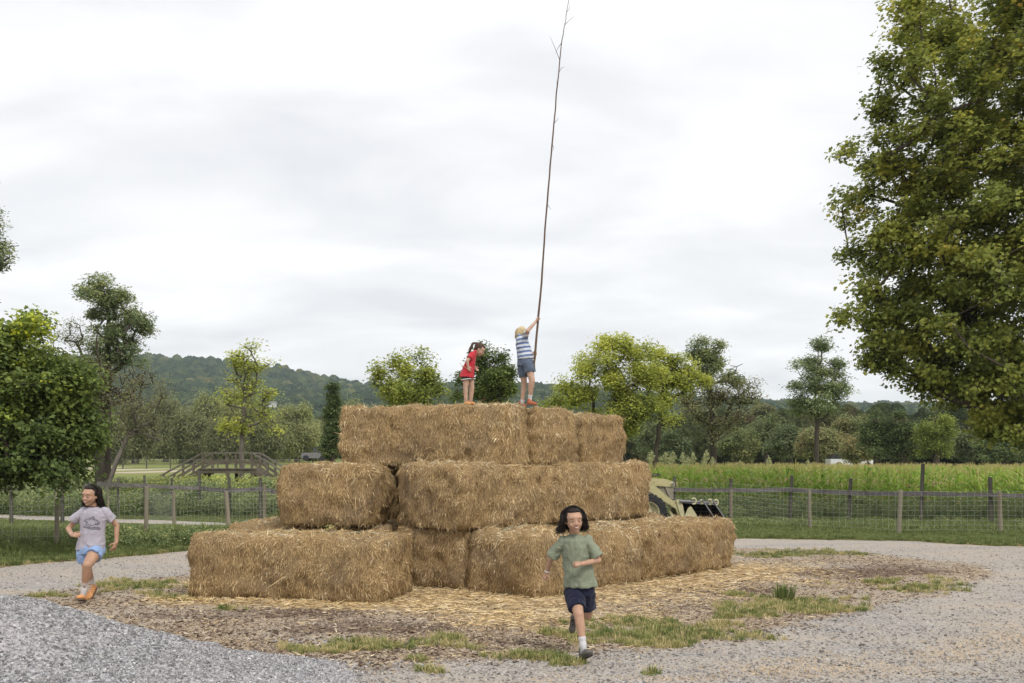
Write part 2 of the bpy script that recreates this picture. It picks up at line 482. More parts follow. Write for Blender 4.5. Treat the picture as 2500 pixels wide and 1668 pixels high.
# gravel: small stones of several greys over dusty fines
vo = vor(42); vo2 = vor(19)
bw = t.n('ShaderNodeRGBToBW', {0: vo.outputs['Color']}).outputs[0]
gcol = t.ramp(bw, [(.15, (.17, .16, .155)), (.5, (.34, .33, .325)), (.85, (.53, .51, .50))])
gcol = t.mixc(t.ramp(nzf, [(.45, (0, 0, 0)), (.7, (1, 1, 1))]), gcol, (.36, .33, .30))
gtan = t.mixc(.6, gcol, (.50, .42, .335))
gcol = t.mixc(t.ramp(t.noise(t.map(v, (.35, 1.2, 1)), 1.1, 5, .6), [(.32, (0, 0, 0)), (.55, (1, 1, 1))]), gcol, gtan)
shc = t.ramp(t.n('ShaderNodeRGBToBW', {0: vor(55, 1, t.map(v, (1, 1.8, 1), (0, 0, .5))).outputs['Color']}).outputs[0], [(.3, (.36, .30, .26)), (.55, (.60, .44, .27)), (.9, (.75, .60, .40))])
gcol = t.mixc(t.math('MULTIPLY', t.attr('shav'), t.ramp(nzf, [(.4, (0, 0, 0)), (.6, (1, 1, 1))])), gcol, shc)
gcol = t.mixc(t.attr('track'), gcol, (.50, .42, .33))
# mulch: chips of bark and wood over dark soil
vm = vor(30, 1, t.map(v, (1, 2.2, 1), (0, 0, .4))); vm2 = vor(38, 1, t.map(v, (2.1, 1, 1), (0, 0, -.5)))
cm = t.n('ShaderNodeRGBToBW', {0: t.mixc(.5, vm.outputs['Color'], vm2.outputs['Color'])}).outputs[0]
mcol = t.ramp(cm, [(.25, (.13, .09, .062)), (.45, (.30, .225, .155)), (.62, (.46, .365, .265)), (.78, (.60, .51, .40))])
mdark = t.ramp(cm, [(.3, (.055, .036, .028)), (.6, (.15, .098, .070)), (.85, (.33, .24, .18))])
mcol = t.mixc(t.ramp(t.math('ADD', t.attr('brown'), t.math('MULTIPLY', nzm, .5)), [(.45, (0, 0, 0)), (.9, (.85, .85, .85))]), mcol, mdark)
mgrey = t.mixc(.6, mcol, (.46, .40, .33))
mcol = t.mixc(t.ramp(nzl, [(.45, (0, 0, 0)), (.6, (1, 1, 1))]), mcol, mgrey)
# straw litter
sw = t.noise(t.map(v, (1, 6, 1), (0, 0, .6)), 28, 4, .7); sw2 = t.noise(t.map(v, (6, 1, 1), (0, 0, .5)), 28, 4, .7)
scol = t.ramp(t.math('MULTIPLY', t.math('ADD', sw, sw2), .5), [(.36, (.17, .115, .068)), (.5, (.38, .28, .17)), (.64, (.57, .45, .30))])
# grass turf under the tufts
tcol = t.ramp(nzf, [(.3, (.06, .07, .028)), (.55, (.13, .145, .055)), (.75, (.22, .215, .09))])
far = t.ramp(t.noise(t.map(v, (.3, 1, 1)), .12, 3, .5), [(.35, (.15, .185, .055)), (.65, (.24, .25, .085))])
dist = t.n('ShaderNodeSeparateXYZ', {0: v}).outputs['Y']
tcol = t.mixc(t.n('ShaderNodeMapRange', {'Value': dist, 'From Min': 38, 'From Max': 75}).outputs[0], tcol, far)
dcol = t.ramp(nzf, [(.3, (.16, .125, .06)), (.7, (.36, .29, .15))])
tcol = t.mixc(t.math('MULTIPLY', t.attr('dry'), t.ramp(nzm, [(.35, (.3, .3, .3)), (.65, (1, 1, 1))])), tcol, dcol)
def edge(a, k=.55):
    return t.ramp(t.math('ADD', a, t.math('MULTIPLY', t.math('SUBTRACT', nzf, .5), k)), [(.38, (0, 0, 0)), (.62, (1, 1, 1))])
base = t.mixc(edge(t.attr('straw')), mcol, scol)
base = t.mixc(edge(t.attr('gravel'), .9), base, gcol)
base = t.mixc(edge(t.attr('grass'), .7), base, tcol)
hgt = t.math('ADD', t.math('MULTIPLY', cm, .6), t.math('MULTIPLY', nvf, .6))
t.bump(hgt, .75, .02)
M_ground = t.fin(base, .95, .1)
link('ground', gme, M_ground, kind='structure', label='farmyard ground of gravel lane, mulch, loose straw and grass')

# ================================================================== HILL
HX = [-3000, 0, 350, 420, 560, 700, 800, 900, 1100, 1270, 1370, 1720, 1850, 2000, 2500, 4500]
HYP = [930, 882, 875, 876, 886, 906, 926, 946, 944, 944, 948, 977, 983, 992, 1004, 1040]
YR = 1350.0
def hill_z(x, y):
    px = 1250 + x * FPX / YR
    rz = EYE - (np.interp(px, HX, HYP) + 15 - HY) * YR / FPX
    s = np.clip((y - 560) / (YR - 560), 0, 1); s = s ** .85
    bump_ = fbm(np.stack([x * .004, y * .004, x * 0], -1), 31, 2) * 7 * np.clip(s * 3, 0, 1) * np.clip((1 - s) * 6, 0, 1)
    return 1.0 + rz * np.clip(s, 0, 1.0) + bump_
hx = np.linspace(-2600, 2600, 150); hy = np.concatenate([np.linspace(540, 1400, 50), [1700, 2200]])
HXg, HYg = np.meshgrid(hx, hy)
HZ = hill_z(HXg, HYg)
ii = (np.arange(len(hy) - 1)[:, None] * len(hx) + np.arange(len(hx) - 1)[None]).reshape(-1)
hme = new_mesh('hill', np.stack([HXg, HYg, HZ], -1).reshape(-1, 3), quads=np.stack([ii, ii + 1, ii + 1 + len(hx), ii + len(hx)], 1), smooth=True)
link('hill', hme, mat_noisy('hill_floor', (.03, .045, .02), (.07, .09, .04), .05, bump=0), kind='structure', label='long wooded ridge behind the fields')

def crown_lump(seed, sub=3, amp=.28):
    import bmesh
    bm = bmesh.new(); bmesh.ops.create_icosphere(bm, subdivisions=sub, radius=1)
    V = np.array([v.co[:] for v in bm.verts])
    d = 1 + fbm(V * 1.7 + seed * 7.3, seed, 3) * amp * 1.6 + fbm(V * 5 + seed, seed + 9, 2) * amp
    V = V * d[:, None]; V[:, 2] = V[:, 2] * .85 + .55
    for v, c in zip(bm.verts, V): v.co = c
    me = bpy.data.meshes.new('forest_crown'); bm.to_mesh(me); bm.free()
    return me
t = NT('hill_forest')
oi = t.n('ShaderNodeObjectInfo')
c = t.ramp(oi.outputs['Random'], [(0, (.032, .052, .028)), (.35, (.065, .092, .040)), (.7, (.115, .145, .055)), (.93, (.19, .20, .075)), (1, (.25, .22, .08))])
lo = t.noise(t.pos(), .035, 4, .6)
c = t.mixc(t.ramp(lo, [(.4, (0, 0, 0)), (.62, (.8, .8, .8))]), c, (.035, .058, .035))
f = t.noise(t.coord(), 4.5, 4, .7)
c = t.mixc(t.ramp(f, [(.3, (.8, .8, .8)), (.6, (0, 0, 0))]), c, (.022, .036, .018))
t.bump(f, 1.0, 2.0)
M_hillf = t.fin(c, .95, .05)
lumps = []
for s_ in range(6):
    me = crown_lump(s_ + 1); me.materials.append(M_hillf); lumps.append(me)
n = 15000
hxp = rng.uniform(-980, 980, n); hyp = rng.uniform(600, 1362, n)
sc = rng.uniform(3.6, 7.2, n)
hp = np.stack([hxp, hyp, hill_z(hxp, hyp) + sc * .35], 1)
scatter('hillside_forest', 'dense green woodland covering the distant ridge', lumps, hp,
        np.stack([rng.uniform(-.2, .2, n), rng.uniform(-.2, .2, n), rng.uniform(0, 6.28, n)], 1), np.stack([sc, sc, sc * rng.uniform(.9, 1.35, n)], 1))
# small pale house on the lower slope
hp0 = P(666, 983, 640.0)
hs = thing('hillside_house', (hp0.x, 640, hp0.z - 3), 'tiny white house half hidden among trees at the foot of the ridge', 'house')
hs.scale = (.55, .55, .55)
MW = mat_noisy('white_siding', (.55, .56, .56), (.64, .64, .63), 2, bump=0)
MD = mat_noisy('dark_window', (.03, .035, .04), (.06, .06, .07), 3, .2, .5, bump=0)
MB().box((0, 0, 2.2), (8, 6, 4.4)).obj('wall', MW, hs)
MB().prism([(-4.4, -3.3, 4.4), (-4.4, 3.3, 4.4), (-4.4, 0, 6.8)], (8.8, 0, 0)).obj('roof', mat_noisy('slate', (.16, .16, .17), (.25, .25, .26), 3, bump=0), hs)
for k in (-2.4, 0, 2.4): MB().box((k, -3.03, 2.4), (1, .1, 1.4)).obj('window', MD, hs)
# ================================================================== STRAW BALES
t = NT('straw_body')
v = t.coord()
a1 = t.noise(t.map(v, (3.2, 3.2, .55), (.25, .1, 0)), 26, 5, .72)
a2 = t.noise(t.map(v, (2.6, 2.6, .6), (-.4, .35, 0)), 34, 4, .72)
f = t.math('MULTIPLY', t.math('ADD', a1, a2), .5)
c = t.ramp(f, [(.37, (.08, .05, .024)), (.46, (.24, .158, .075)), (.55, (.45, .31, .15)), (.67, (.66, .49, .28))])
big = t.noise(v, 1.5, 4, .6)
c = t.mixc(t.ramp(big, [(.45, (0, 0, 0)), (.7, (.55, .55, .55))]), c, (.20, .15, .105))
t.bump(f, 1.0, .03)
M_SB = t.fin(c, .85, .15)
t = NT('straw_strand')
c = t.ramp(t.attr('tint'), [(0, (.15, .098, .050)), (.24, (.38, .255, .115)), (.50, (.66, .475, .23)), (.82, (.86, .67, .38)), (1, (.93, .81, .57))])
c = t.mixc(t.ramp(t.noise(t.pos(), 1.3, 3, .6), [(.46, (0, 0, 0)), (.66, (.5, .5, .5))]), c, t.mixc(.5, c, (.20, .165, .125)))
M_SS = t.fin(c, .6, .25)
M_TW = mat_noisy('twine', (.36, .50, .44), (.55, .66, .58), 20, bump=0)

def strands(name, Pp, Nn, Dd, Ln, Wd, tint, curl, mat):
    """thin bent blades: two quads each"""
    D = Dd / (np.linalg.norm(Dd, axis=1, keepdims=True) + 1e-9)
    Sd = np.cross(D, Nn); Sd /= np.linalg.norm(Sd, axis=1, keepdims=True) + 1e-9
    # blades are turned about their own axis
    n = len(Pp); an = rng.uniform(-1.0, 1.0, n)[:, None]
    Sd = Sd * np.cos(an) + Nn * np.sin(an)
    L = Ln[:, None]; W = Wd[:, None]; cu = curl[:, None]
    A = Pp; B = Pp + D * L * .5 + Nn * cu * L * .25; C = Pp + D * L * np.sqrt(np.maximum(1 - cu ** 2, .2)) + Nn * cu * L
    V = np.stack([A - Sd * W * .5, A + Sd * W * .5, B - Sd * W * .5, B + Sd * W * .5, C], 1).reshape(-1, 3)
    b = np.arange(n)[:, None] * 5
    T = np.concatenate([b + np.array([0, 1, 3]), b + np.array([0, 3, 2]), b + np.array([2, 3, 4])])
    me = new_mesh(name, V, tris=T, attrs={'tint': np.repeat(tint, 5)})
    me.materials.append(mat); return me

def make_bale(front_left, yaw, L, W, H, z0, label, seed, dens=1700, group='big straw bales of the stepped stack', sag=0.0, twine=True, tone=0.0, bulge=.05, step=.045):
    """front_left: world XY of the corner where local x=0,y=0; the bale runs along local +x for L and +y for W"""
    root = thing('straw_bale', (front_left[0], front_left[1], z0), label, 'bale', group, yaw)
    r = .085
    faces = []
    def grid(o, u, v_, nu, nv):
        uu, vv = np.meshgrid(np.linspace(0, 1, nu + 1), np.linspace(0, 1, nv + 1))
        return o + uu[..., None] * u + vv[..., None] * v_
    nX, nY, nZ = [max(4, int(k / step)) for k in (L, W, H)]
    o3 = np.array
    G6 = [grid(o3([0, 0, 0.]), o3([L, 0, 0.]), o3([0, 0, H]), nX, nZ), grid(o3([L, W, 0.]), o3([-L, 0, 0.]), o3([0, 0, H]), nX, nZ),
          grid(o3([L, 0, 0.]), o3([0, W, 0.]), o3([0, 0, H]), nY, nZ), grid(o3([0, W, 0.]), o3([0, -W, 0.]), o3([0, 0, H]), nY, nZ),
          grid(o3([0, 0, H]), o3([L, 0, 0.]), o3([0, W, 0.]), nX, nY), grid(o3([0, W, 0.]), o3([L, 0, 0.]), o3([0, -W, 0.]), nX, nY)]
    Vs, Qs, base = [], [], 0
    key = {}
    for g in G6:
        a, b, _ = g.shape; idx = np.zeros((a, b), int)
        for i in range(a):
            for j in range(b):
                k = tuple(np.round(g[i, j], 3))
                if k not in key: key[k] = len(Vs); Vs.append(g[i, j])
                idx[i, j] = key[k]
        Qs.append(np.stack([idx[:-1, :-1], idx[:-1, 1:], idx[1:, 1:], idx[1:, :-1]], -1).reshape(-1, 4))
    V = np.array(Vs); Qd = np.concatenate(Qs)
    lo = np.array([r, r, r * .6]); hi = np.array([L - r, W - r, H - r])
    inner = np.clip(V, lo, hi); d = V - inner; nn = np.linalg.norm(d, axis=1, keepdims=True); nrm = d / (nn + 1e-9)
    rv = np.where(V[:, 2:3] > H * .5, np.array([r, r, .135]), np.array([r, r, r * .6]))
    lo = np.array([r, r, r * .6]); hi = np.array([L - r, W - r, H - .135])
    inner = np.clip(V, lo, hi); d = (V - inner) / rv; nn = np.linalg.norm(d, axis=1, keepdims=True); nrm = d / (nn + 1e-9)
    Vr = inner + nrm * np.minimum(nn, 1) * rv
    nrm = nrm / rv; nrm /= np.linalg.norm(nrm, axis=1, keepdims=True) + 1e-9
    sd_ = seed * 13.7
    q = V + sd_
    disp = fbm(q * 1.7, seed, 3) * .085 + fbm(q * 8, seed + 3, 3) * .062 - .02 * (nrm[:, 2] > .7)
    # flakes across the bale: shallow vertical creases, irregular
    fx = V[:, 0] + fbm(q * np.array([.1, 2, 2]), seed + 5, 2) * .06
    cre = np.abs(((fx / .36 + seed * .37) % 1) - .5) * 2
    disp -= np.clip((cre - .84) / .16, 0, 1) * .06 * (.4 + .6 * np.clip(fbm(q * .9, seed + 8, 2) * 3 + .5, 0, 1))
    # belly
    disp += bulge * .55 * np.sin(np.clip(V[:, 2] / H, 0, 1) * math.pi) * (1 - np.abs(nrm[:, 2]))
    Vr = Vr + nrm * disp[:, None]
    Vr[:, 2] -= sag * (1 - np.cos(Vr[:, 0] / L * math.pi)) * .5 * (Vr[:, 2] / H)
    Vr[:, 2] = np.maximum(Vr[:, 2], 0.004)
    me = new_mesh('straw_core', Vr, quads=Qd, smooth=True)
    body = link('straw_core', me, M_SB, root)
    # loose straws over the surface
    A, B_, C_, D_ = [Vr[Qd[:, k]] for k in range(4)]
    nf = np.cross(C_ - A, D_ - B_); ar = np.linalg.norm(nf, axis=1) * .5; nf = nf / (ar[:, None] * 2 + 1e-9)
    wgt = ar * (nf[:, 2] > -.6)
    tot = int(dens * 2.1 * wgt.sum()); rs = np.random.RandomState(seed + 100)
    fi = rs.choice(len(wgt), tot, p=wgt / wgt.sum())
    u, v2 = rs.rand(2, tot)[:, :, None]
    pt = A[fi] * (1 - u) * (1 - v2) + B_[fi] * u * (1 - v2) + C_[fi] * u * v2 + D_[fi] * (1 - u) * v2
    N = nf[fi] + rs.normal(0, .2, (tot, 3)); N /= np.linalg.norm(N, axis=1, keepdims=True)
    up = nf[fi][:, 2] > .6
    down = np.array([0, 0, -1.]) - nf[fi] * (nf[fi] @ np.array([0, 0, -1.]))[:, None]
    cl_ = np.stack([fbm(pt * 9 + sd_ + o_, seed + 50 + k__, 2) for k__, o_ in enumerate((0, 31, 77))], 1)
    rd = rs.normal(0, .55, (tot, 3)) + cl_ * 2.6; rd -= nf[fi] * (rd * nf[fi]).sum(1, keepdims=True)
    rd /= np.linalg.norm(rd, axis=1, keepdims=True) + 1e-9
    k = np.where(up, .12, rs.choice([1.5, .9, .35], tot, p=[.45, .33, .22]))[:, None]
    Dd = down * k + rd * .62
    Ln = rs.gamma(2.4, .019, tot).clip(.015, .15) * np.where(rs.rand(tot) < .04, 2.0, 1); Wd = rs.uniform(.0030, .0060, tot)
    cu = rs.beta(1.2, 6, tot) * .8
    lowf = fbm(pt * 1.6 + sd_, seed + 40, 3)
    tint = np.clip(rs.beta(1.5, 1.9, tot) * .95 + lowf * .45 + fbm(pt * 11 + sd_, seed + 60, 2) * .55 - .02 + np.where(up, .24, -.02) + tone, 0, 1)  # light from above put into the colour: straws on upward faces tinted paler
    # long straws hanging over the top edges
    top_edge = (pt[:, 2] > H * .84) & ~up
    Ln = np.where(top_edge & (rs.rand(tot) < .3), Ln * 1.7, Ln)
    pt = pt - N * .004
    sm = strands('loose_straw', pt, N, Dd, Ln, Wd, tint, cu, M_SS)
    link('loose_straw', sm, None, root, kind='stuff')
    if twine:
        for k_ in range(2):
            yy = W * (.3 + .38 * k_) + rs.uniform(-.03, .03); pts = []
            for i in range(27):
                x = .05 + (L - .1) * i / 26
                near = np.argmin((Vr[:, 0] - x) ** 2 + (Vr[:, 1] - yy) ** 2 + (Vr[:, 2] - H) ** 2 * .3)
                pts.append((x, yy + .012 * math.sin(i * .8 + k_), Vr[near, 2] + .004 + .012 * math.sin(i * 1.9 + k_ * 2)))
            MB().tube(pts, .0026, 5).obj('twine', M_TW, root, smooth=True)
    return root

def along(x0, y0, x1, y1): return math.atan2(y1 - y0, x1 - x0)
# bottom tier
HB = .83
b1 = make_bale((-4.20, 12.98), along(-4.18, 13.02, -2.01, 12.42), 2.64, 1.12, .83, 0, 'long straw bale on the ground at the front left corner of the stack', 1, 2300, bulge=.09)
b2 = make_bale((-4.12, 14.42), R(-9), 2.35, 1.15, .86, 0, 'ground bale behind the front left one, only its pale top edge showing', 2, 1300)
b3 = make_bale((-1.66, 14.2), along(-1.66, 14.2, -.72, 13.62), 1.12, 2.3, .86, 0, 'ground bale end set back in the gap between front left bale and right row', 3, 1700, bulge=.07)
b4 = make_bale((.30, 12.78), along(.30, 12.78, 1.88, 14.52), 2.36, 1.2, HB, 0, 'ground bale with a corner towards the camera, behind the running child in the green shirt', 4, 2300, bulge=.09)
b5 = make_bale((1.93, 14.56), along(1.93, 14.56, 3.62, 16.38), 2.55, 1.2, HB, 0, 'ground bale at the far right end of the bottom row, beside the grey lane', 5, 2000, bulge=.07)
b6 = make_bale((-.62, 13.6), along(.25, 12.72, 1.87, 14.5), 2.4, 1.2, HB, 0, 'ground bale in the second row under the middle tier, mostly covered', 6, 700)
b7 = make_bale((1.02, 15.45), along(1.9, 14.55, 3.55, 16.35), 2.45, 1.2, HB + .02, 0, 'ground bale behind the far right one, its top peeping out below the yellow loader', 7, 1300)
b8 = make_bale((-3.5, 15.75), R(-8), 2.4, 1.15, HB, 0, 'ground bale at the back left carrying the rear of the middle tier', 8, 300, twine=False)
b9 = make_bale((-.9, 16.2), R(40), 2.4, 1.2, HB, 0, 'ground bale at the back of the stack under the small top bales', 9, 300, twine=False)
# middle tier
m1 = make_bale((-3.28, 14.02), R(-7), 1.28, 2.4, .90, HB, 'end of the left bale in the middle tier, above a dark gap', 11, 2300, bulge=.10, tone=-.06)
m2 = make_bale((-.66, 13.42), along(-.66, 13.42, .8, 15.15), 2.3, 1.25, .90, HB, 'middle tier bale with its grey brown end towards the camera, right of the dark gap', 12, 2300, bulge=.09)
m3 = make_bale((.86, 15.2), along(.86, 15.2, 2.3, 16.72), 2.12, 1.25, .89, HB, 'right bale of the middle tier, its end beside the yellow loader', 13, 2000, bulge=.06)
m4 = make_bale((-1.7, 15.9), R(42), 2.3, 1.2, .9, HB, 'rear bale of the middle tier hidden under the small top bales', 14, 300, twine=False)
# top tier
HT = 2 * HB + .02
t1 = make_bale((-2.60, 15.28), along(-2.66, 15.3, -.10, 14.5), 2.72, 1.2, .94, HT, 'long top bale on which the two children stand', 21, 2400, bulge=.05)
t3 = make_bale((.34, 15.24), along(.34, 15.24, 1.04, 15.96), 1.0, 1.9, .93, HT, 'middle one of the three top bales, seen end on', 22, 2000, bulge=.08, twine=False)
t4 = make_bale((1.15, 16.32), along(1.10, 16.25, 1.88, 16.95), 1.05, 1.9, .90, HT - .02, 'rightmost top bale, seen end on', 23, 2000, bulge=.05)
# ================================================================== LOOSE GROUND COVER
def zgn(x, y):
    return zg(x, y) + (fbm(np.stack([x * .5, y * .5, x * 0], -1), 21, 3) * .035) * np.clip((np.hypot(x, y - 14.5)) / 3, .25, 1)
def sample(n, x0, x1, y0, y1, mask, near=True):
    """points by photographic density, kept where mask(X,Y) allows"""
    yy = 1 / rng.uniform(1 / y1, 1 / y0, n) if near else rng.uniform(y0, y1, n)
    xx = rng.uniform(x0, x1, n) * yy / y1
    m = ground_masks(xx, yy); k = rng.rand(n) < mask(m, xx, yy)
    return xx[k], yy[k]
def shard(seed, dims, jag=.35):
    rs = np.random.RandomState(seed)
    import bmesh
    bm = bmesh.new(); pts = [bm.verts.new(Vector(rs.normal(0, 1, 3)).normalized() * rs.uniform(.8, 1.1)) for _ in range(9)]
    bmesh.ops.convex_hull(bm, input=pts)
    bmesh.ops.delete(bm, geom=[v for v in bm.verts if not v.link_faces], context='VERTS')
    for v in bm.verts: v.co = Vector((v.co.x * dims[0], v.co.y * dims[1], v.co.z * dims[2])) * .5
    me = bpy.data.meshes.new('piece'); bm.to_mesh(me); bm.free(); return me
def mat_rand(name, stops, rough=.9, spec=.15):
    t = NT(name); oi = t.n('ShaderNodeObjectInfo')
    c = t.ramp(oi.outputs['Random'], stops)
    f = t.noise(t.coord(), 3, 3, .6)
    return t.fin(t.mixc(t.math('MULTIPLY', f, .35), c, (.06, .05, .045)), rough, spec)
def kinds(dims, mat, n=5, s=0):
    L = []
    for i in range(n):
        me = shard(s + i, dims); me.materials.append(mat); L.append(me)
    return L
def rr(n, tilt=.35): return np.stack([rng.normal(0, tilt, n), rng.normal(0, tilt, n), rng.uniform(0, 6.28, n)], 1)

M_ST = mat_rand('gravel_stone', [(0, (.17, .165, .16)), (.3, (.31, .29, .275)), (.65, (.45, .425, .40)), (.9, (.58, .55, .52)), (1, (.47, .38, .29))])
M_CH = mat_rand('wood_chip', [(0, (.075, .05, .036)), (.4, (.19, .13, .09)), (.7, (.36, .27, .19)), (1, (.58, .49, .38))])
M_SH = mat_rand('yellow_shaving', [(0, (.42, .32, .21)), (.5, (.62, .46, .27)), (1, (.74, .60, .40))])
stones = kinds((1, .8, .6), M_ST, 6, 50); chips = kinds((1, .38, .14), M_CH, 5, 70); shav = kinds((1, .5, .15), M_SH, 4, 90)

X, Y = sample(90000, -12, 13, 7.4, 21, lambda m, x, y: (m['gravel'] > .35) * .9 * (1 - .6 * m['track']))
n = len(X); s_ = rng.gamma(3, .0065, n).clip(.008, .05)
scatter('lane_gravel', 'loose grey gravel over the farm lane', stones, np.stack([X, Y, zgn(X, Y) + s_ * .1], 1), rr(n), s_)
X, Y = sample(110000, -12, 13, 7.6, 20.5, lambda m, x, y: (1 - m['gravel']) * (1 - m['straw'] * .8) * (1 - m['grass'] * .6))
n = len(X); s_ = rng.gamma(3, .014, n).clip(.02, .12)
scatter('bark_mulch', 'brown and tan wood chips and bark mulch around the stack', chips, np.stack([X, Y, zgn(X, Y) + .006], 1), rr(n, .25), s_)
X, Y = sample(60000, -2, 13, 7.4, 13, lambda m, x, y: m['shav'] * .6)
n = len(X); s_ = rng.gamma(3, .009, n).clip(.012, .05)
scatter('wood_shavings', 'yellow wood shavings spilled on the lane in the foreground', shav, np.stack([X, Y, zgn(X, Y) + .006], 1), rr(n, .3), s_)

# loose straw on the ground
X, Y = sample(200000, -9, 11, 8, 19, lambda m, x, y: m['straw'] * .9 + .03 * (1 - m['gravel']))
n = len(X); th = rng.uniform(0, 6.28, n)
Dd = np.stack([np.cos(th), np.sin(th), rng.normal(0, .06, n)], 1); N = np.stack([rng.normal(0, .15, n), rng.normal(0, .15, n), np.ones(n)], 1)
dm = np.clip(ground_masks(X, Y)['straw'], 0, 1)
sm = strands('ground_straw', np.stack([X, Y, zgn(X, Y) + .004 + rng.rand(n) * .03 * dm], 1), N, Dd, rng.gamma(4, .026, n).clip(.03, .22), rng.uniform(.004, .008, n), np.clip(rng.beta(2.2, 2, n) + .08, 0, 1), rng.beta(1.2, 6, n) * .5, M_SS)
link('ground_straw', sm, None, kind='stuff', label='loose straw spilled on the ground round the bales')

# grass tufts
M_GR = mat_leaf('grass_blade', [(0, (.05, .075, .020)), (.35, (.095, .12, .034)), (.6, (.155, .165, .055)), (.8, (.25, .215, .10)), (1, (.36, .29, .16))], .25, .6)
M_GD = mat_leaf('verge_blade', [(0, (.050, .070, .024)), (.45, (.105, .128, .042)), (.75, (.17, .18, .068)), (1, (.28, .235, .12))], .25, .6)
def tuft(name, seed, nb, h, spread, mat, tint0, tvar, width=.006):
    rs = np.random.RandomState(seed); V = []; T = []; A = []
    for i in range(nb):
        a = rs.uniform(0, 6.28); r = rs.uniform(0, spread); b = np.array([math.cos(a) * r, math.sin(a) * r, -.01])
        hh = h * rs.uniform(.45, 1.1); ln = rs.uniform(.1, .75) * hh; a2 = a + rs.normal(0, .8); o = np.array([math.cos(a2), math.sin(a2), 0])
        s_ = np.array([-math.sin(a2), math.cos(a2), 0]) * width * rs.uniform(.6, 1.3)
        m_ = b + o * ln * .35 + np.array([0, 0, hh * .62]); tp = b + o * ln + np.array([0, 0, hh * (.95 - .25 * ln / hh)])
        k = len(V); V += [b - s_, b + s_, m_ - s_ * .7, m_ + s_ * .7, tp]; T += [(k, k + 1, k + 3), (k, k + 3, k + 2), (k + 2, k + 3, k + 4)]
        A += [np.clip(tint0 + rs.normal(0, tvar), 0, 1)] * 5
    me = new_mesh(name, V, tris=T, attrs={'tint': A}); me.materials.append(mat); return me
tg = [tuft('tuft', 300 + i, 34, .10, .08, M_GR, [.3, .45, .62, .2][i % 4], .17, .0045) for i in range(8)]
td = [tuft('tuft', 320 + i, 30, .09, .09, M_GR, .84, .12, .0045) for i in range(4)]
X, Y = sample(60000, -12, 13, 7.6, 20.3, lambda m, x, y: (m['grass'] > .22) * (y < 20.5) * np.clip(m['grass'] * .9, 0, 1) * (1 - np.clip(m['dry'], 0, .75)))
n = len(X)
scatter('island_grass', 'patches of short green grass in the mulch', tg, np.stack([X, Y, zgn(X, Y)], 1), rr(n, .1), rng.gamma(3, .17, n).clip(.2, 1.0))
X, Y = sample(34000, -12, 13, 7.6, 21.5, lambda m, x, y: (m['grass'] > .3) * (.15 + m['dry'] * .8))
n = len(X)
scatter('dry_grass', 'dry straw coloured grass along the lane and in the patches', td + tg[2:3], np.stack([X, Y, zgn(X, Y)], 1), rr(n, .1), rng.uniform(.35, 1.0, n))
# verge behind the lane, taller towards the fences
tv = [tuft('tuft', 340 + i, 40, .22, .14, M_GD, [.25, .4, .55][i % 3], .16, .008) for i in range(6)]
def vd(m, x, y):
    road = dist_poly(x, y, ROADOUT)
    return (m['grass'] > .5) * np.clip(road / 1.5, .25, 1) * (m['gravel'] < .3)
X, Y = sample(100000, -21, 23, 15.0, 36, lambda m, x, y: vd(m, x, y) * ~in_poly(x, y, ROADOUT))
n = len(X); rd = dist_poly(X, Y, ROADOUT)
lush = np.where(X < 0, np.clip((rd - 1.0) / 1.5, 0, 1) * np.clip((27 - Y) / 4, .05, 1), np.clip((rd - 2.2) / 2.5, 0, 1) * .6)
scatter('verge_grass', 'green grass on the verge between the lane and the fences', tv, np.stack([X, Y, zgn(X, Y) - .01], 1), rr(n, .1), np.where(Y > 28, .22, rng.uniform(.3, .65, n)) + lush * rng.uniform(.3, 1.5, n))

# leafy weeds
M_WD = mat_leaf('weed_leaf', [(0, (.040, .060, .026)), (.45, (.088, .118, .048)), (.8, (.16, .185, .075)), (1, (.27, .24, .08))], .25, .55)
def weed(seed, h, r, nl, ls, mat, t0=.4):
    rs = np.random.RandomState(seed); z = rs.beta(1.6, 1.3, nl) * h; a = rs.uniform(0, 6.28, nl); q = r * np.sqrt(rs.rand(nl)) * (1 - .45 * (z / h))
    C = np.stack([np.cos(a) * q, np.sin(a) * q, z], 1)
    N = np.stack([np.cos(a) * .5, np.sin(a) * .5, np.ones(nl)], 1) + rs.normal(0, .45, (nl, 3)); N /= np.linalg.norm(N, axis=1, keepdims=True)
    D = np.stack([np.cos(a), np.sin(a), -.3 + 0 * a], 1) + rs.normal(0, .5, (nl, 3))
    L = rs.uniform(.6, 1.2, nl) * ls
    return leaf_mesh('weed', C, N, D, L, L * .62, np.clip(t0 + z / h * .25 + rs.normal(0, .16, nl), 0, 1), mat)
wk = [weed(400 + i, .42, .28, 120, .055, M_WD) for i in range(5)] + [tv[0], tv[1]]
wt = [weed(420 + i, .75, .34, 190, .075, M_WD, .42) for i in range(5)]
# along the near wire fence on the left
def band(pts, n, wdt, s0, s1):
    pts = np.array(pts); sg = np.hypot(*np.diff(pts, axis=0).T); cs = np.concatenate([[0], np.cumsum(sg)]); u = rng.rand(n) * cs[-1]
    x = np.interp(u, cs, pts[:, 0]) + rng.normal(0, wdt, n); y = np.interp(u, cs, pts[:, 1]) + rng.normal(0, wdt, n)
    return x, y, rng.uniform(s0, s1, n)
x, y, s_ = band([(-14, 17.9), (-10, 19.0), (-7.6, 20.4), (-5.2, 21.4)], 330, .5, .55, 1.15)
x2, y2, s2 = band([(-7.7, 20.6), (-6.4, 23.5), (-6.2, 26)], 170, .6, .35, .75)
x3, y3, s3 = band([(5, 28), (9, 28.5), (14, 27.5), (20, 25.5)], 260, .9, .4, .9)
x = np.concatenate([x, x2, x3]); y = np.concatenate([y, y2, y3]); s_ = np.concatenate([s_, s2, s3])
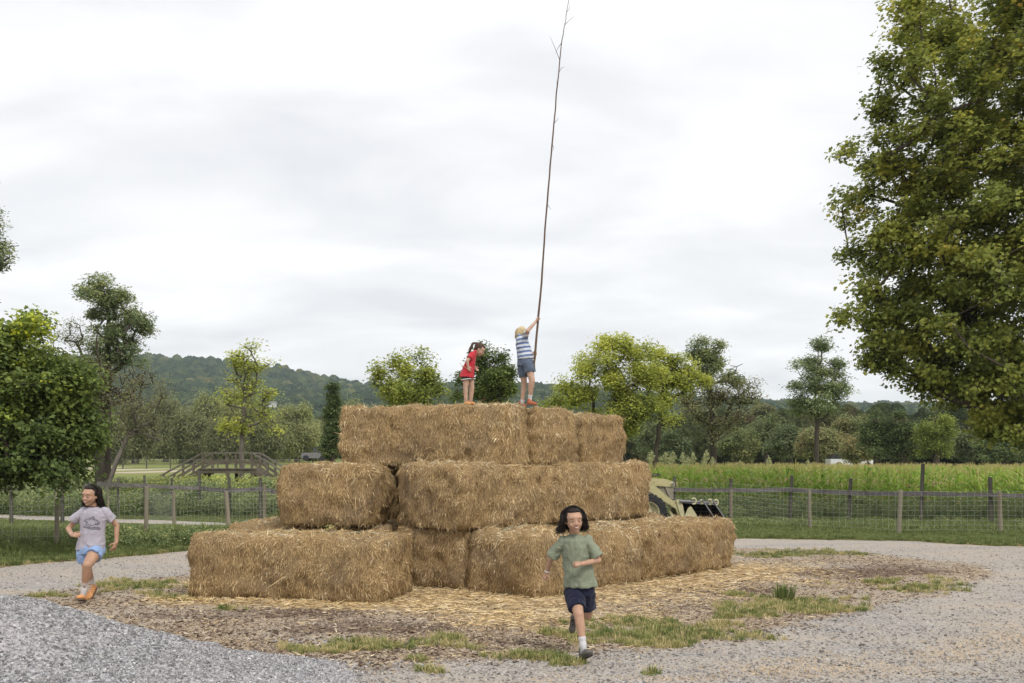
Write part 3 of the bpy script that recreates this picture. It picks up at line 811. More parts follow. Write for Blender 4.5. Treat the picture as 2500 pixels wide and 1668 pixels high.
scatter('fence_weeds', 'low leafy weeds growing along the wire fences', wk, np.stack([x, y, zgn(x, y) - .02], 1), rr(len(x), .08), s_)
# taller growth: beyond the rail fences, left and right, and round the footbridge
x, y, s_ = band([(3.5, 33), (9, 33.5), (15, 33), (24, 30.5)], 620, .9, .45, .85)
xx_, yy_, ss_ = band([(4.5, 35.6), (10, 35.8), (17, 35), (26, 32.5)], 420, .7, .7, 1.15)
x2, y2, s2 = band([(-22, 37.5), (-16, 38), (-11, 37.5), (-6, 38.5), (-2, 40)], 620, .9, .6, 1.3)
x3, y3, s3 = band([(-22, 41), (-15, 42), (-9, 41), (-4, 43)], 420, 1.3, .9, 1.8)
x = np.concatenate([x, xx_, x2, x3]); y = np.concatenate([y, yy_, y2, y3]); s_ = np.concatenate([s_, ss_, s2, s3])
scatter('tall_weeds', 'waist high leafy weeds behind the rail fences', wt + tv[2:3], np.stack([x, y, zgn(x, y) - .03], 1), rr(len(x), .08), s_)
M_GO = mat_leaf('goldenrod', [(0, (.10, .13, .035)), (.5, (.22, .24, .06)), (.8, (.42, .36, .07)), (1, (.62, .48, .06))], .3, .6)
wg = [weed(440 + i, 1.15, .4, 190, .075, M_GO, [.28, .42, .2][i % 3]) for i in range(4)]
x, y, s_ = band([(-17, 44), (-13, 43), (-9, 42.5), (-6.5, 43.5)], 200, 1.3, .8, 1.25)
scatter('goldenrod_patch', 'yellowing tall weeds under and around the wooden footbridge', wg, np.stack([x, y, zgn(x, y) - .05], 1), rr(len(x), .06), s_)
# one dark clump of broad grass on the island
g = G(1915, 1462)
cl = thing('grass_clump', (g.x, g.y, g.z), 'dark green clump of broad upright grass standing alone right of the stack', 'grass')
cme = tuft('blades', 777, 110, .27, .15, M_GD, .40, .14, .009); link('blades', cme, None, cl)

# ================================================================== GRAVEL HEAP
def heap(x, y):
    dxx = np.abs(x + 6.3) / 5.05; prof = np.clip(1.03 - dxx, 0, 1) * 1.16 + .10 * np.clip((-3.2 - x) / 1.5, 0, 1)
    prof = np.where(x < -6.3, np.clip(1.15, 0, 2) * np.clip(1 - (-(x + 6.3)) / 5, 0, 1), prof)
    cy = 7.35 + .1 * np.sin(x * 1.3); c = np.clip(1 - np.abs((y - cy) / (1.9 + .25 * prof)) ** 2.0, 0, 1)
    h = prof * c
    p = np.stack([x, y, x * 0], -1)
    h = h + (fbm(p * 1.1, 61, 3) * .10 + fbm(p * 4, 62, 3) * .045) * np.clip(h * 5, 0, 1)
    return h
hx = np.arange(-11.5, -1.0, .035); hy_ = np.arange(4.6, 10.2, .035)
A, B = np.meshgrid(hx, hy_); Hh = heap(A, B) - .02 + fbm(np.stack([A, B, A * 0], -1) * 22, 63, 2) * .012
ii = (np.arange(len(hy_) - 1)[:, None] * len(hx) + np.arange(len(hx) - 1)[None]).reshape(-1)
t = NT('crushed_stone'); v = t.coord()
b_ = t.n('ShaderNodeRGBToBW', {0: t.n('ShaderNodeTexVoronoi', {'Vector': v, 'Scale': 38}).outputs['Color']}).outputs[0]
c = t.ramp(b_, [(.15, (.16, .16, .165)), (.5, (.34, .34, .355)), (.85, (.50, .50, .52))])
c = t.mixc(t.ramp(t.noise(t.map(v, (1.4, .45, 1), (0, 0, -.4)), 1.6, 4, .6), [(.42, (0, 0, 0)), (.62, (.75, .75, .75))]), c, (.46, .42, .42))
t.bump(b_, .9, .03); M_CS = t.fin(c, .95, .1)
hp = thing('gravel_heap', (0, 0, 0), 'low heap of pale grey crushed stone in the left foreground', 'gravel heap')
link('heap_body', new_mesh('heap_body', np.stack([A, B, Hh], -1).reshape(-1, 3), quads=np.stack([ii, ii + 1, ii + 1 + len(hx), ii + len(hx)], 1), smooth=True), M_CS, hp)
M_S2 = mat_rand('heap_stone', [(0, (.17, .168, .17)), (.3, (.33, .325, .33)), (.7, (.49, .48, .48)), (.95, (.62, .61, .60)), (1, (.75, .75, .75))])
s2k = kinds((1, .78, .6), M_S2, 7, 130)
n = 105000; yy = rng.uniform(5.2, 9.6, n); xx = rng.uniform(-5.6, -.9, n)
hh = heap(xx, yy); k = (hh > .005) & (rng.rand(n) < np.clip(.35 + hh * 3, 0, 1)); xx, yy, hh = xx[k], yy[k], hh[k]; n = len(xx)
s_ = rng.gamma(2.4, .0063, n).clip(.007, .055)
scatter('heap_stones', 'loose crushed stones over the grey heap', s2k, np.stack([xx, yy, hh - .012], 1), rr(n, .5), s_)
# ================================================================== TREES
def mat_bark(name, c1, c2):
    return mat_noisy(name, c1, c2, 5, .9, .15, (1, 1, .25), .6, .03)
BK_D = mat_bark('dark_bark', (.045, .036, .028), (.11, .09, .07))
BK_G = mat_bark('grey_bark', (.10, .085, .07), (.22, .195, .165))

def tree(name, label, px, py_base, Y, lobes, bark, leafmat, nclump, per, ls, sig, cat='tree', group=None, trunk_r=.15, top=None, lean=0.0,
         seed=1, droop=0.0, lobed=False, shape=.62, tip=.006, flat=.7, tint=(.5, .2), ncap=260, depth=.9, base_z=None, fork=None, surf=2.2, bare=0, up=.8, trunk_frac=.45, sizev=.35, botdark=0.0, gather=11, extv=.07):
    """lobes: (px, py, rx_px, ry_px, weight) of the crown as seen, made real size at distance Y"""
    rs = np.random.RandomState(seed)
    b = P(px, py_base, Y); gz = float(zg(b.x, Y)) if base_z is None else base_z
    root = thing(name, (b.x, Y, gz), label, cat, group)
    o = np.array([b.x, Y, gz]); mpp = Y / FPX
    LB = []
    for L in lobes:
        cx, cy, rx, ry = L[:4]; wt_ = L[4] if len(L) > 4 else 1.0
        c = np.array(P(cx, cy, Y)) - o; rX, rZ = rx * mpp, ry * mpp
        c[1] += rs.uniform(-.25, .25) * rX
        LB.append((c, np.array([rX, rX * depth, rZ]), wt_ * rX * rX * rZ))
    wts = np.array([l[2] for l in LB]) ** .75; wts /= wts.sum()
    ci = rs.choice(len(LB), nclump, p=wts)
    dirs = rs.normal(0, 1, (nclump, 3)); dirs /= np.linalg.norm(dirs, axis=1, keepdims=True)
    rad = rs.rand(nclump) ** (1 / surf)
    CL = np.array([LB[i][0] for i in ci]) + dirs * rad[:, None] * np.array([LB[i][1] for i in ci])
    # boughs: clumps gather round fewer centres, which leaves gaps and an uneven outline
    nb = max(6, int(nclump / gather)); bi = rs.choice(nclump, nb, replace=False); own = np.argmin(((CL[:, None] - CL[bi][None]) ** 2).sum(2), 1)
    pull = rs.uniform(.25, .62, nb)[own][:, None]; ctr = CL[bi][own]
    CL = CL * (1 - pull) + ctr * pull
    outd = ctr - CL.mean(0); ext = rs.normal(.02, extv, nb)[own][:, None]; CL = CL + outd * ext
    # branches: every clump joins the nearest lower node
    ztop = (max(l[0][2] + l[1][2] * .55 for l in LB)) if top is None else top
    zlow = CL[:, 2].min()
    cxm = LB[int(np.argmax([l[2] for l in LB]))][0] if fork is None else None
    nodes, par = [], []
    nt_ = 12
    for i in range(nt_ + 1):
        f = i / nt_; tgt = cxm[:2] if cxm is not None else np.array(fork)
        xy = tgt * (f ** 1.3) * .8 + rs.normal(0, .012, 2) * ztop * f
        nodes.append(np.array([xy[0] + lean * f * ztop, xy[1], f * ztop])); par.append(i - 1)
    order = np.argsort(np.linalg.norm(CL - np.array([cxm[0] if cxm is not None else 0, 0, zlow])[None], axis=1))
    sel = order if len(order) <= ncap else order[np.sort(rs.choice(len(order), ncap, replace=False))]
    tips = []
    for j in sel:
        c = CL[j]; NA = np.array(nodes)
        dv = c[None] - NA; dist = np.linalg.norm(dv, axis=1)
        cost = dist + np.maximum(0, NA[:, 2] - c[2] + .25 * dist) * 1.3 + (NA[:, 2] < zlow * .55) * 2.5 * dist
        k = int(np.argmin(cost)); a = NA[k]; d = c - a; L = np.linalg.norm(d)
        ns = max(1, min(4, int(L / (ztop * .07)))); p_ = k
        for q in range(1, ns + 1):
            f = q / ns; pnt = a + d * f; pnt[2] += math.sin(f * math.pi) * L * (.10 - droop * .1) ; pnt += rs.normal(0, .02 * L, 3) * (q < ns)
            nodes.append(pnt); par.append(p_); p_ = len(nodes) - 1
        tips.append(p_)
    for _ in range(bare):      # bare side shoots
        k = rs.randint(nt_, len(nodes)); a = nodes[k]
        if a[2] > CL[:, 2].max() * .86: continue
        d = rs.normal(0, 1, 3); d[2] = abs(d[2]) * .6 - droop * .4; d *= ztop * .05 / np.linalg.norm(d)
        nodes.append(a + d); par.append(k); tips.append(len(nodes) - 1)
    cnt = np.zeros(len(nodes))
    for tpi in tips:
        k = tpi
        while k >= 0: cnt[k] += 1; k = par[k]
    rn = tip + (trunk_r - tip) * (cnt / max(cnt[0], 1)) ** .52
    rn[:nt_ + 1] = np.maximum(rn[:nt_ + 1], trunk_r * (1 - np.arange(nt_ + 1) / nt_ * .85) * .8)
    VV, TT = [], []; k0 = 0
    for k in range(1, len(nodes)):
        a, c = nodes[par[k]], nodes[k]; t_ = c - a; L = np.linalg.norm(t_)
        if L < 1e-5: continue
        t_ /= L; u = np.cross(t_, [0, 0, 1.] if abs(t_[2]) < .9 else [1., 0, 0]); u /= np.linalg.norm(u); v_ = np.cross(t_, u)
        sd = 6 if rn[k] > .03 else 3; r0, r1 = min(rn[par[k]], rn[k] * 1.35), rn[k]
        if par[k] == 0: r0 = rn[0] * 1.25
        an = np.arange(sd) / sd * 2 * math.pi
        ring = np.cos(an)[:, None] * u + np.sin(an)[:, None] * v_
        VV += [a + ring * r0 - t_ * r0 * .3 * (par[k] > 0), c + ring * r1]
        for q in range(sd):
            q2 = (q + 1) % sd; TT += [(k0 + q, k0 + q2, k0 + sd + q2), (k0 + q, k0 + sd + q2, k0 + sd + q)]
        k0 += 2 * sd
    VV = np.concatenate(VV); VV[:, 2] = np.where(VV[:, 2] < .01, -.3, VV[:, 2])
    me = new_mesh('trunk', VV, tris=TT, smooth=True); link('trunk', me, bark, root)
    # leaves
    n = nclump * per; cc = np.repeat(np.arange(nclump), per)
    csz = np.repeat(rs.uniform(1 - sizev, 1 + sizev, nclump), per)
    off = rs.normal(0, 1, (n, 3)); off *= (sig * csz / np.maximum(np.linalg.norm(off, axis=1), .6) * rs.rand(n) ** .45 * 1.6)[:, None]
    off[:, 2] *= flat
    C = CL[cc] + off
    C[:, 2] -= droop * sig * rs.rand(n) * 2
    outw = CL[cc] - np.array([0, 0, ztop * .45]); outw /= np.linalg.norm(outw, axis=1, keepdims=True) + 1e-6
    N = np.array([0, 0, up]) + outw * .5 + rs.normal(0, .55, (n, 3)); N /= np.linalg.norm(N, axis=1, keepdims=True)
    D = off / (np.linalg.norm(off, axis=1, keepdims=True) + 1e-6) + rs.normal(0, .6, (n, 3)) + np.array([0, 0, -.4 - droop * 2])
    L = ls * rs.uniform(.65, 1.25, n)
    ct = rs.normal(0, tint[1] * .7, nclump) + fbm(CL * (.6 / max(sig, .1)) * .5 + seed, seed, 2) * tint[1] * 1.6
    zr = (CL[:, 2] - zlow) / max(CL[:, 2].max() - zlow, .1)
    tv_ = tint[0] + ct[cc] + rs.normal(0, tint[1] * .45, n) + botdark * (zr[cc] - .5)  # last term paints crown shade into the tint: low clumps darker, high ones lighter
    me = leaf_mesh('crown', C, N, D, L, L * shape, np.clip(tv_, 0, 1), leafmat, lobed=lobed)
    link('crown', me, None, root)
    return root

LM_MAP = mat_leaf('maple_leaf', [(0, (.050, .062, .018)), (.4, (.128, .150, .034)), (.7, (.215, .222, .045)), (.9, (.29, .265, .055)), (1, (.34, .24, .06))], .32)
LM_MUL = mat_leaf('mulberry_leaf', [(0, (.030, .045, .016)), (.4, (.065, .092, .026)), (.75, (.125, .158, .038)), (.93, (.23, .27, .05)), (1, (.52, .38, .03))], .30)
LM_YEL = mat_leaf('yellow_green_leaf', [(0, (.09, .115, .032)), (.35, (.19, .215, .05)), (.7, (.32, .33, .07)), (1, (.44, .40, .09))], .38)
LM_OAK = mat_leaf('grey_green_leaf', [(0, (.055, .075, .038)), (.5, (.115, .145, .068)), (.85, (.18, .21, .095)), (1, (.25, .24, .10))], .28)
LM_WIL = mat_leaf('willow_leaf', [(0, (.065, .070, .035)), (.35, (.115, .120, .055)), (.7, (.165, .175, .075)), (1, (.22, .23, .09))], .3)
LM_WOD = mat_leaf('wood_leaf', [(0, (.050, .066, .032)), (.45, (.100, .122, .052)), (.8, (.145, .155, .06)), (1, (.20, .15, .07))], .28)
LM_BRN = mat_leaf('brown_leaf', [(0, (.070, .065, .038)), (.5, (.125, .125, .060)), (.8, (.16, .175, .07)), (1, (.22, .17, .085))], .28)
LM_POP = mat_leaf('poplar_leaf', [(0, (.040, .055, .024)), (.5, (.08, .105, .040)), (1, (.13, .16, .06))], .28)

# the big maple on the right
tree('maple_tree', 'tall broad maple with dense olive green crown filling the right edge', 2780, 1250, 29,
     [(2560, 240, 420, 380, 1.1), (2620, -60, 330, 260, .8), (2340, 330, 230, 250, .9), (2300, 110, 140, 110, .6), (2220, 480, 190, 170, .8), (2140, 430, 110, 80, .4), (2260, 690, 220, 190, 1), (2110, 610, 60, 60, .2), (2500, 620, 380, 300, 1.2), (2170, 790, 130, 90, .5), (2100, 745, 60, 50, .2), (2340, 860, 240, 140, 1), (2140, 905, 60, 75, .25), (2500, 960, 250, 120, .9), (2700, 800, 320, 300, .8), (2450, 1045, 120, 50, .35), (2180, 300, 80, 80, .3), (2250, 950, 120, 60, .4), (2420, 1010, 160, 60, .5), (2520, 1060, 100, 40, .3), (2120, 350, 50, 50, .15), (2090, 680, 60, 60, .25), (2150, 180, 60, 60, .2), (2250, 30, 80, 50, .3), (2130, 860, 60, 60, .25), (2200, 70, 90, 90, .4), (2170, 220, 70, 90, .3), (2300, -20, 120, 80, .4)],
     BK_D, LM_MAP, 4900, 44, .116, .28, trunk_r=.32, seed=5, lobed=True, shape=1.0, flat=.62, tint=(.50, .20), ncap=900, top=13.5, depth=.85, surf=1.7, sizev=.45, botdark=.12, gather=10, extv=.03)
# the near tree on the left
tree('mulberry_tree', 'low bushy tree with large green leaves at the left edge, in front of the fence', -90, 1330, 18.2,
     [(40, 960, 170, 150, 1), (10, 830, 90, 80, .5), (50, 800, 36, 45, .12), (95, 850, 40, 60, .15), (130, 930, 110, 80, .5), (190, 1010, 66, 90, .4), (120, 1090, 130, 80, .8), (-110, 980, 160, 190, .9), (20, 1130, 160, 60, .6), (225, 1110, 38, 50, .15), (165, 870, 22, 40, .09), (240, 1000, 25, 45, .09), (175, 945, 40, 50, .3), (60, 780, 30, 22, .1), (105, 795, 14, 26, .05), (255, 1060, 24, 50, .1), (230, 1150, 40, 30, .12), (20, 790, 26, 36, .1), (245, 1040, 40, 60, .22), (220, 940, 36, 40, .15), (255, 1120, 30, 30, .1), (195, 900, 20, 36, .08)],
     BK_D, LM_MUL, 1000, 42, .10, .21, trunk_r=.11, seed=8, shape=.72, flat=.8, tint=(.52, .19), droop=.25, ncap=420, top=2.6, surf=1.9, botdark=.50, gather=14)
# tall trees on the left
tree('walnut_tree', 'slender tall green tree rising above the thicket left of the ridge', 262, 1240, 43,
     [(262, 720, 72, 52, 1), (212, 705, 30, 30, .3), (300, 770, 56, 46, .8), (250, 770, 50, 30, .5), (325, 810, 56, 40, .7), (350, 800, 30, 35, .3), (270, 830, 62, 44, .8), (290, 870, 66, 36, .7), (350, 850, 40, 30, .3)],
     BK_D, LM_OAK, 420, 46, .125, .25, trunk_r=.17, seed=11, tint=(.6, .18), flat=.6, shape=.5, ncap=300, bare=40)
tree('brown_thicket_tree', 'half bare brownish tree tangled below the slender tall green tree', 245, 1235, 41,
     [(190, 850, 50, 60, .6), (165, 815, 30, 30, .25), (240, 920, 62, 70, .9), (220, 1000, 60, 70, .6), (300, 960, 50, 50, .35), (340, 940, 60, 60, .3), (380, 940, 34, 40, .15), (250, 1060, 40, 60, .3), (150, 900, 50, 60, .5)],
     BK_D, LM_BRN, 330, 26, .10, .34, trunk_r=.20, seed=12, tint=(.55, .2), flat=.7, shape=.5, ncap=330, bare=340, tip=.010)
tree('leaning_bare_tree', 'mostly bare grey branches leaning right beside the brownish thicket tree', 250, 1235, 39,
     [(330, 1000, 70, 60, 1), (390, 940, 40, 50, .6), (300, 1060, 50, 40, .4), (360, 1060, 50, 40, .3)],
     BK_G, LM_BRN, 150, 16, .09, .3, trunk_r=.085, seed=13, tint=(.4, .2), ncap=120, bare=230, tip=.009, top=3.2)
tree('edge_tree', 'thin tall tree cut off by the left edge of the picture', -40, 1240, 46,
     [(-30, 600, 46, 80, 1), (0, 540, 24, 26, .3), (-5, 640, 34, 50, .5), (-40, 720, 50, 60, .7), (5, 690, 20, 35, .3), (-60, 480, 60, 70, .6)],
     BK_D, LM_OAK, 190, 34, .15, .34, trunk_r=.22, seed=14, tint=(.62, .2), shape=.5, flat=.7, ncap=180, bare=60)
tree('yellow_tree', 'sparse young tree with yellowing leaves behind the wooden footbridge', 590, 1225, 52,
     [(600, 880, 56, 40, 1), (570, 862, 30, 24, .3), (655, 885, 24, 18, .25), (560, 960, 36, 40, .5), (620, 950, 50, 44, .8), (655, 960, 26, 30, .3), (600, 1010, 60, 34, .5), (640, 1035, 48, 22, .6), (672, 1045, 22, 18, .3), (560, 1040, 40, 30, .3), (548, 885, 20, 14, .15), (590, 1075, 30, 20, .15)],
     BK_G, LM_YEL, 250, 17, .17, .36, trunk_r=.14, seed=16, tint=(.55, .22), shape=.55, flat=.6, ncap=240, bare=160, tip=.012, top=7.0)
tree('poplar_tree', 'dark narrow columnar tree left of the top tier of bales', 812, 1225, 60,
     [(810, 965, 17, 32, 1), (812, 1010, 20, 34, 1), (812, 1060, 26, 34, 1), (800, 1030, 12, 20, .2), (828, 1035, 14, 22, .3), (812, 1100, 24, 24, .7)],
     BK_D, LM_POP, 240, 40, .17, .26, trunk_r=.16, seed=17, tint=(.5, .18), shape=.6, ncap=120)
# young maples just behind the stack
tree('young_maple_tree', 'young bright green maple behind the top bales, left of the girl in red', 1000, 1230, 36,
     [(935, 915, 26, 50, .7), (990, 900, 34, 46, .8), (1045, 920, 36, 46, .8), (1000, 955, 70, 40, 1), (960, 880, 22, 28, .3), (1020, 880, 20, 30, .3), (1085, 950, 26, 20, .3), (1000, 1020, 80, 60, .8)],
     BK_D, LM_YEL, 430, 40, .10, .22, trunk_r=.10, seed=18, tint=(.36, .20), shape=.75, flat=1.1, ncap=220, top=3.6)
tree('young_maple_tree', 'young darker green tree behind the top bales, between the girl in red and the boy', 1200, 1230, 37,
     [(1170, 890, 30, 44, .7), (1190, 870, 15, 32, .25), (1230, 895, 32, 40, .7), (1200, 940, 62, 36, 1), (1140, 930, 24, 30, .3), (1240, 930, 26, 30, .4), (1130, 965, 30, 22, .25), (1200, 1020, 70, 60, .8)],
     BK_D, LM_MUL, 480, 40, .105, .23, trunk_r=.10, seed=19, tint=(.56, .18), shape=.7, flat=.85, ncap=220, top=3.6)
tree('bush_tree', 'small bright green bush tree behind the right end of the top tier', 1345, 1230, 44,
     [(1345, 985, 30, 26, 1), (1330, 965, 14, 18, .3), (1370, 975, 18, 24, .4), (1350, 1050, 50, 60, .8)], BK_D, LM_YEL, 120, 40, .12, .25, trunk_r=.08, seed=20, tint=(.28, .16), ncap=80)
tree('box_elder_tree', 'large yellow green tree right of the boy, its crown full and bright', 1520, 1225, 47,
     [(1490, 850, 60, 38, 1), (1550, 860, 56, 36, .8), (1440, 885, 44, 40, .7), (1400, 950, 40, 44, .6), (1500, 920, 76, 50, 1.1), (1570, 930, 60, 56, .9), (1430, 960, 60, 46, .7), (1540, 985, 66, 40, .7), (1600, 1000, 40, 26, .3), (1500, 1010, 80, 34, .5), (1390, 990, 36, 26, .4), (1530, 1040, 60, 30, .4), (1570, 1020, 40, 36, .3), (1460, 1050, 40, 40, .3), (1518, 835, 30, 26, .3), (1595, 880, 22, 22, .2)],
     BK_D, LM_YEL, 620, 46, .135, .32, trunk_r=.15, seed=21, tint=(.50, .19), shape=.6, flat=.75, ncap=420, surf=1.9, sizev=.4, top=6.5, botdark=.3)
tree('box_elder_tree', 'yellow green tree with spreading arms leaning right towards the grey green one', 1590, 1225, 49,
     [(1610, 880, 36, 30, .6), (1660, 885, 40, 28, .6), (1640, 930, 60, 36, .9), (1690, 930, 36, 28, .5), (1600, 920, 40, 40, .5), (1625, 975, 50, 26, .4), (1690, 885, 24, 16, .2), (1715, 925, 30, 22, .3), (1640, 1020, 34, 26, .2)],
     BK_D, LM_YEL, 300, 42, .135, .30, trunk_r=.12, seed=22, tint=(.50, .2), shape=.6, flat=.7, ncap=240, top=6.2, bare=50)
tree('twig_tree', 'grey green tree with a bare brown lower half above the corn', 1742, 1215, 55,
     [(1725, 860, 46, 34, 1), (1700, 880, 30, 30, .5), (1755, 890, 36, 40, .7), (1730, 920, 50, 30, .5), (1790, 930, 34, 26, .4)],
     BK_D, LM_OAK, 200, 46, .15, .30, trunk_r=.13, seed=23, tint=(.68, .18), shape=.5, flat=.7, ncap=190, bare=160, tip=.012, top=8.2)
tree('twig_tree', 'spreading tree of brown twigs and dull leaves in front of the grey green crown', 1745, 1215, 53,
     [(1740, 960, 66, 50, 1), (1800, 960, 50, 46, .7), (1830, 945, 30, 34, .4), (1690, 990, 50, 40, .5), (1760, 1030, 70, 44, .6), (1845, 985, 24, 24, .2)],
     BK_D, LM_BRN, 330, 24, .13, .38, trunk_r=.13, seed=24, tint=(.55, .22), shape=.5, ncap=320, bare=420, tip=.012, top=5.5)
tree('pin_oak_tree', 'grey green pin oak with an open pointed crown above the woods', 1995, 1205, 72,
     [(2000, 850, 36, 32, .8), (1985, 900, 50, 34, 1), (2040, 900, 36, 36, .7), (1990, 950, 66, 30, 1), (1940, 945, 30, 20, .3), (2050, 955, 44, 26, .6), (1990, 995, 76, 26, .8), (1930, 985, 30, 16, .25)],
     BK_D, LM_OAK, 420, 40, .19, .42, trunk_r=.17, seed=25, tint=(.6, .17), shape=.5, flat=.55, ncap=300, surf=1.7, bare=60, top=10.5)

# willows beyond the field
wl = [(330, 1055, 60, 72, 150, .45, 'olive brown willow at the left end of the row beyond the field'), (405, 1040, 62, 78, 165, .5, 'tall olive willow right of the leftmost one in the far row'), (470, 1065, 60, 62, 150, .42, 'lower brownish willow in the far row, left of the yellow tree'),
      (505, 1015, 36, 50, 185, .75, 'green round willow rising behind the brownish one'), (590, 1020, 70, 66, 190, .85, 'bright olive willow behind the sparse yellow tree'), (545, 1075, 56, 50, 145, .38, 'small brown willow under the yellow tree'), (645, 1070, 56, 52, 150, .42, 'brown round willow right of the yellow tree trunk'),
      (725, 1050, 62, 62, 160, .8, 'round deep green willow in the far row left of the poplar'), (690, 1060, 34, 50, 170, .7, 'green willow squeezed behind the round deep green one'), (775, 1075, 36, 48, 175, .6, 'dull green tree behind the poplar'), (850, 1040, 50, 60, 190, .6, 'dull green tree in the far row hidden behind the top bales'), (275, 1070, 40, 50, 140, .4, 'brownish willow half behind the thicket at left')]
for i, (cx, cy, rx, ry, Yw, tn, lb) in enumerate(wl):
    tree('willow_tree', lb, cx, HY + 1.0 * FPX / Yw, Yw,
         [(cx, cy - ry * .1, rx * .85, ry * .95, 1), (cx - rx * .4, cy + ry * .25, rx * .6, ry * .8, .5), (cx + rx * .42, cy + ry * .2, rx * .6, ry * .8, .5), (cx + rx * .1, cy - ry * .45, rx * .45, ry * .5, .3)],
         BK_G, LM_WIL, 420, 36, .40 * Yw / 150, .62 * Yw / 150, trunk_r=.45, seed=40 + i, tint=(tn, .13), shape=.42, flat=1.35, droop=.45, ncap=90, group='willows in the row beyond the far field', surf=2.6, tip=.05, up=.2, depth=.8, bare=30)
# woods on the right
wd = [(1600, 1075, 50, 50, 100, LM_WOD, .4, 'dark green tree behind the yellow green one, right of the top bales'), (1690, 1050, 60, 60, 150, LM_WIL, .7, 'pale olive willow between the trunks right of the stack'), (1640, 1090, 40, 40, 95, LM_WOD, .3, 'low dark tree beside the pale olive willow'),
      (1800, 1085, 60, 44, 100, LM_WOD, .6, 'green tree low behind the brown twig tree'), (1870, 1060, 50, 50, 125, LM_WOD, .45, 'deep green round tree right of the twig tree'), (1860, 1020, 34, 36, 150, LM_BRN, .6, 'reddish brown crown above the deep green round tree'), (1930, 1075, 56, 48, 110, LM_WOD, .35, 'dark tree left below the pin oak'),
      (1940, 1040, 50, 40, 130, LM_BRN, .6, 'brownish tree left of the pin oak trunk'), (2000, 1080, 60, 44, 98, LM_BRN, .75, 'olive brown tree right under the pin oak'), (2080, 1050, 50, 44, 120, LM_BRN, .8, 'russet tree right of the pin oak trunk'), (2090, 1100, 36, 28, 92, LM_WOD, .85, 'small bright green shrub tree above the corn'),
      (2140, 1060, 44, 70, 85, LM_POP, .5, 'dark thin crowned tree with bare stems left of the yellow one'), (2205, 1065, 40, 66, 84, LM_POP, .4, 'blackish green tree beside the yellow one under the big maple'), (2285, 1060, 46, 66, 80, LM_YEL, .18, 'yellowish tree standing under the left side of the big maple'),
      (2370, 1085, 56, 46, 125, LM_WOD, .5, 'green tree beyond the small pale field on the right'), (2450, 1090, 60, 46, 110, LM_POP, .6, 'dark tree low at the right edge'), (2540, 1075, 60, 60, 112, LM_WOD, .4, 'dark green tree beyond the right edge'), (2320, 1020, 50, 40, 170, LM_WOD, .6, 'far green tree behind the yellowish one'), (2430, 1030, 60, 44, 175, LM_WOD, .5, 'far green tree behind the dark one at right')]
for i, (cx, cy, rx, ry, Yw, lm, tn, lb) in enumerate(wd):
    k = Yw / 110
    tree('woodland_tree', lb, cx, HY + 1.3 * FPX / Yw, Yw,
         [(cx, cy - ry * .25, rx * .8, ry * .75, 1), (cx - rx * .45, cy + ry * .15, rx * .6, ry * .7, .6), (cx + rx * .45, cy + ry * .1, rx * .6, ry * .7, .6), (cx, cy + ry * .4, rx * .9, ry * .6, .6)],
         BK_D, lm, 260, 34, .27 * k, .55 * k, trunk_r=.28, seed=70 + i, tint=(tn, .15), shape=.55, flat=.7, ncap=110, group='trees of the woodland edge beyond the corn', surf=2.2, tip=.02, bare=25)
# a mass of far woodland closing the view between the single trees
t = NT('far_wood'); oi = t.n('ShaderNodeObjectInfo')
c = t.ramp(oi.outputs['Random'], [(0, (.035, .05, .024)), (.5, (.065, .085, .036)), (.85, (.10, .11, .045)), (1, (.13, .10, .05))])
f = t.noise(t.coord(), 5.5, 4, .7); c = t.mixc(t.ramp(f, [(.3, (.8, .8, .8)), (.6, (0, 0, 0))]), c, (.018, .026, .012)); t.bump(f, 1, 1.5)
MFW = t.fin(c, .95, .05)
fl = []
for s_ in range(4):
    me = crown_lump(s_ + 21, 4, .30); me.materials.append(MFW); fl.append(me)
n = 900; fy = rng.uniform(215, 330, n); fx = rng.uniform(-.62, .66, n) * fy; sc = rng.uniform(2.8, 4.4, n)
scatter('far_woodland', 'continuous far woodland at the foot of the ridge', fl, np.stack([fx, fy, np.full(n, 1.2) + sc * .25], 1), rr(n, .15), np.stack([sc * .9, sc * .9, sc * rng.uniform(1.0, 1.7, n)], 1))
n = 260; fy = rng.uniform(128, 175, n); fx = rng.uniform(.13, .60, n) * fy; sc = rng.uniform(2.2, 3.8, n)
scatter('undergrowth_wood', 'dark undergrowth filling the woodland edge beyond the corn', fl, np.stack([fx, fy, np.full(n, .6) + sc * .2], 1), rr(n, .15), np.stack([sc, sc, sc * rng.uniform(.9, 1.5, n)], 1))
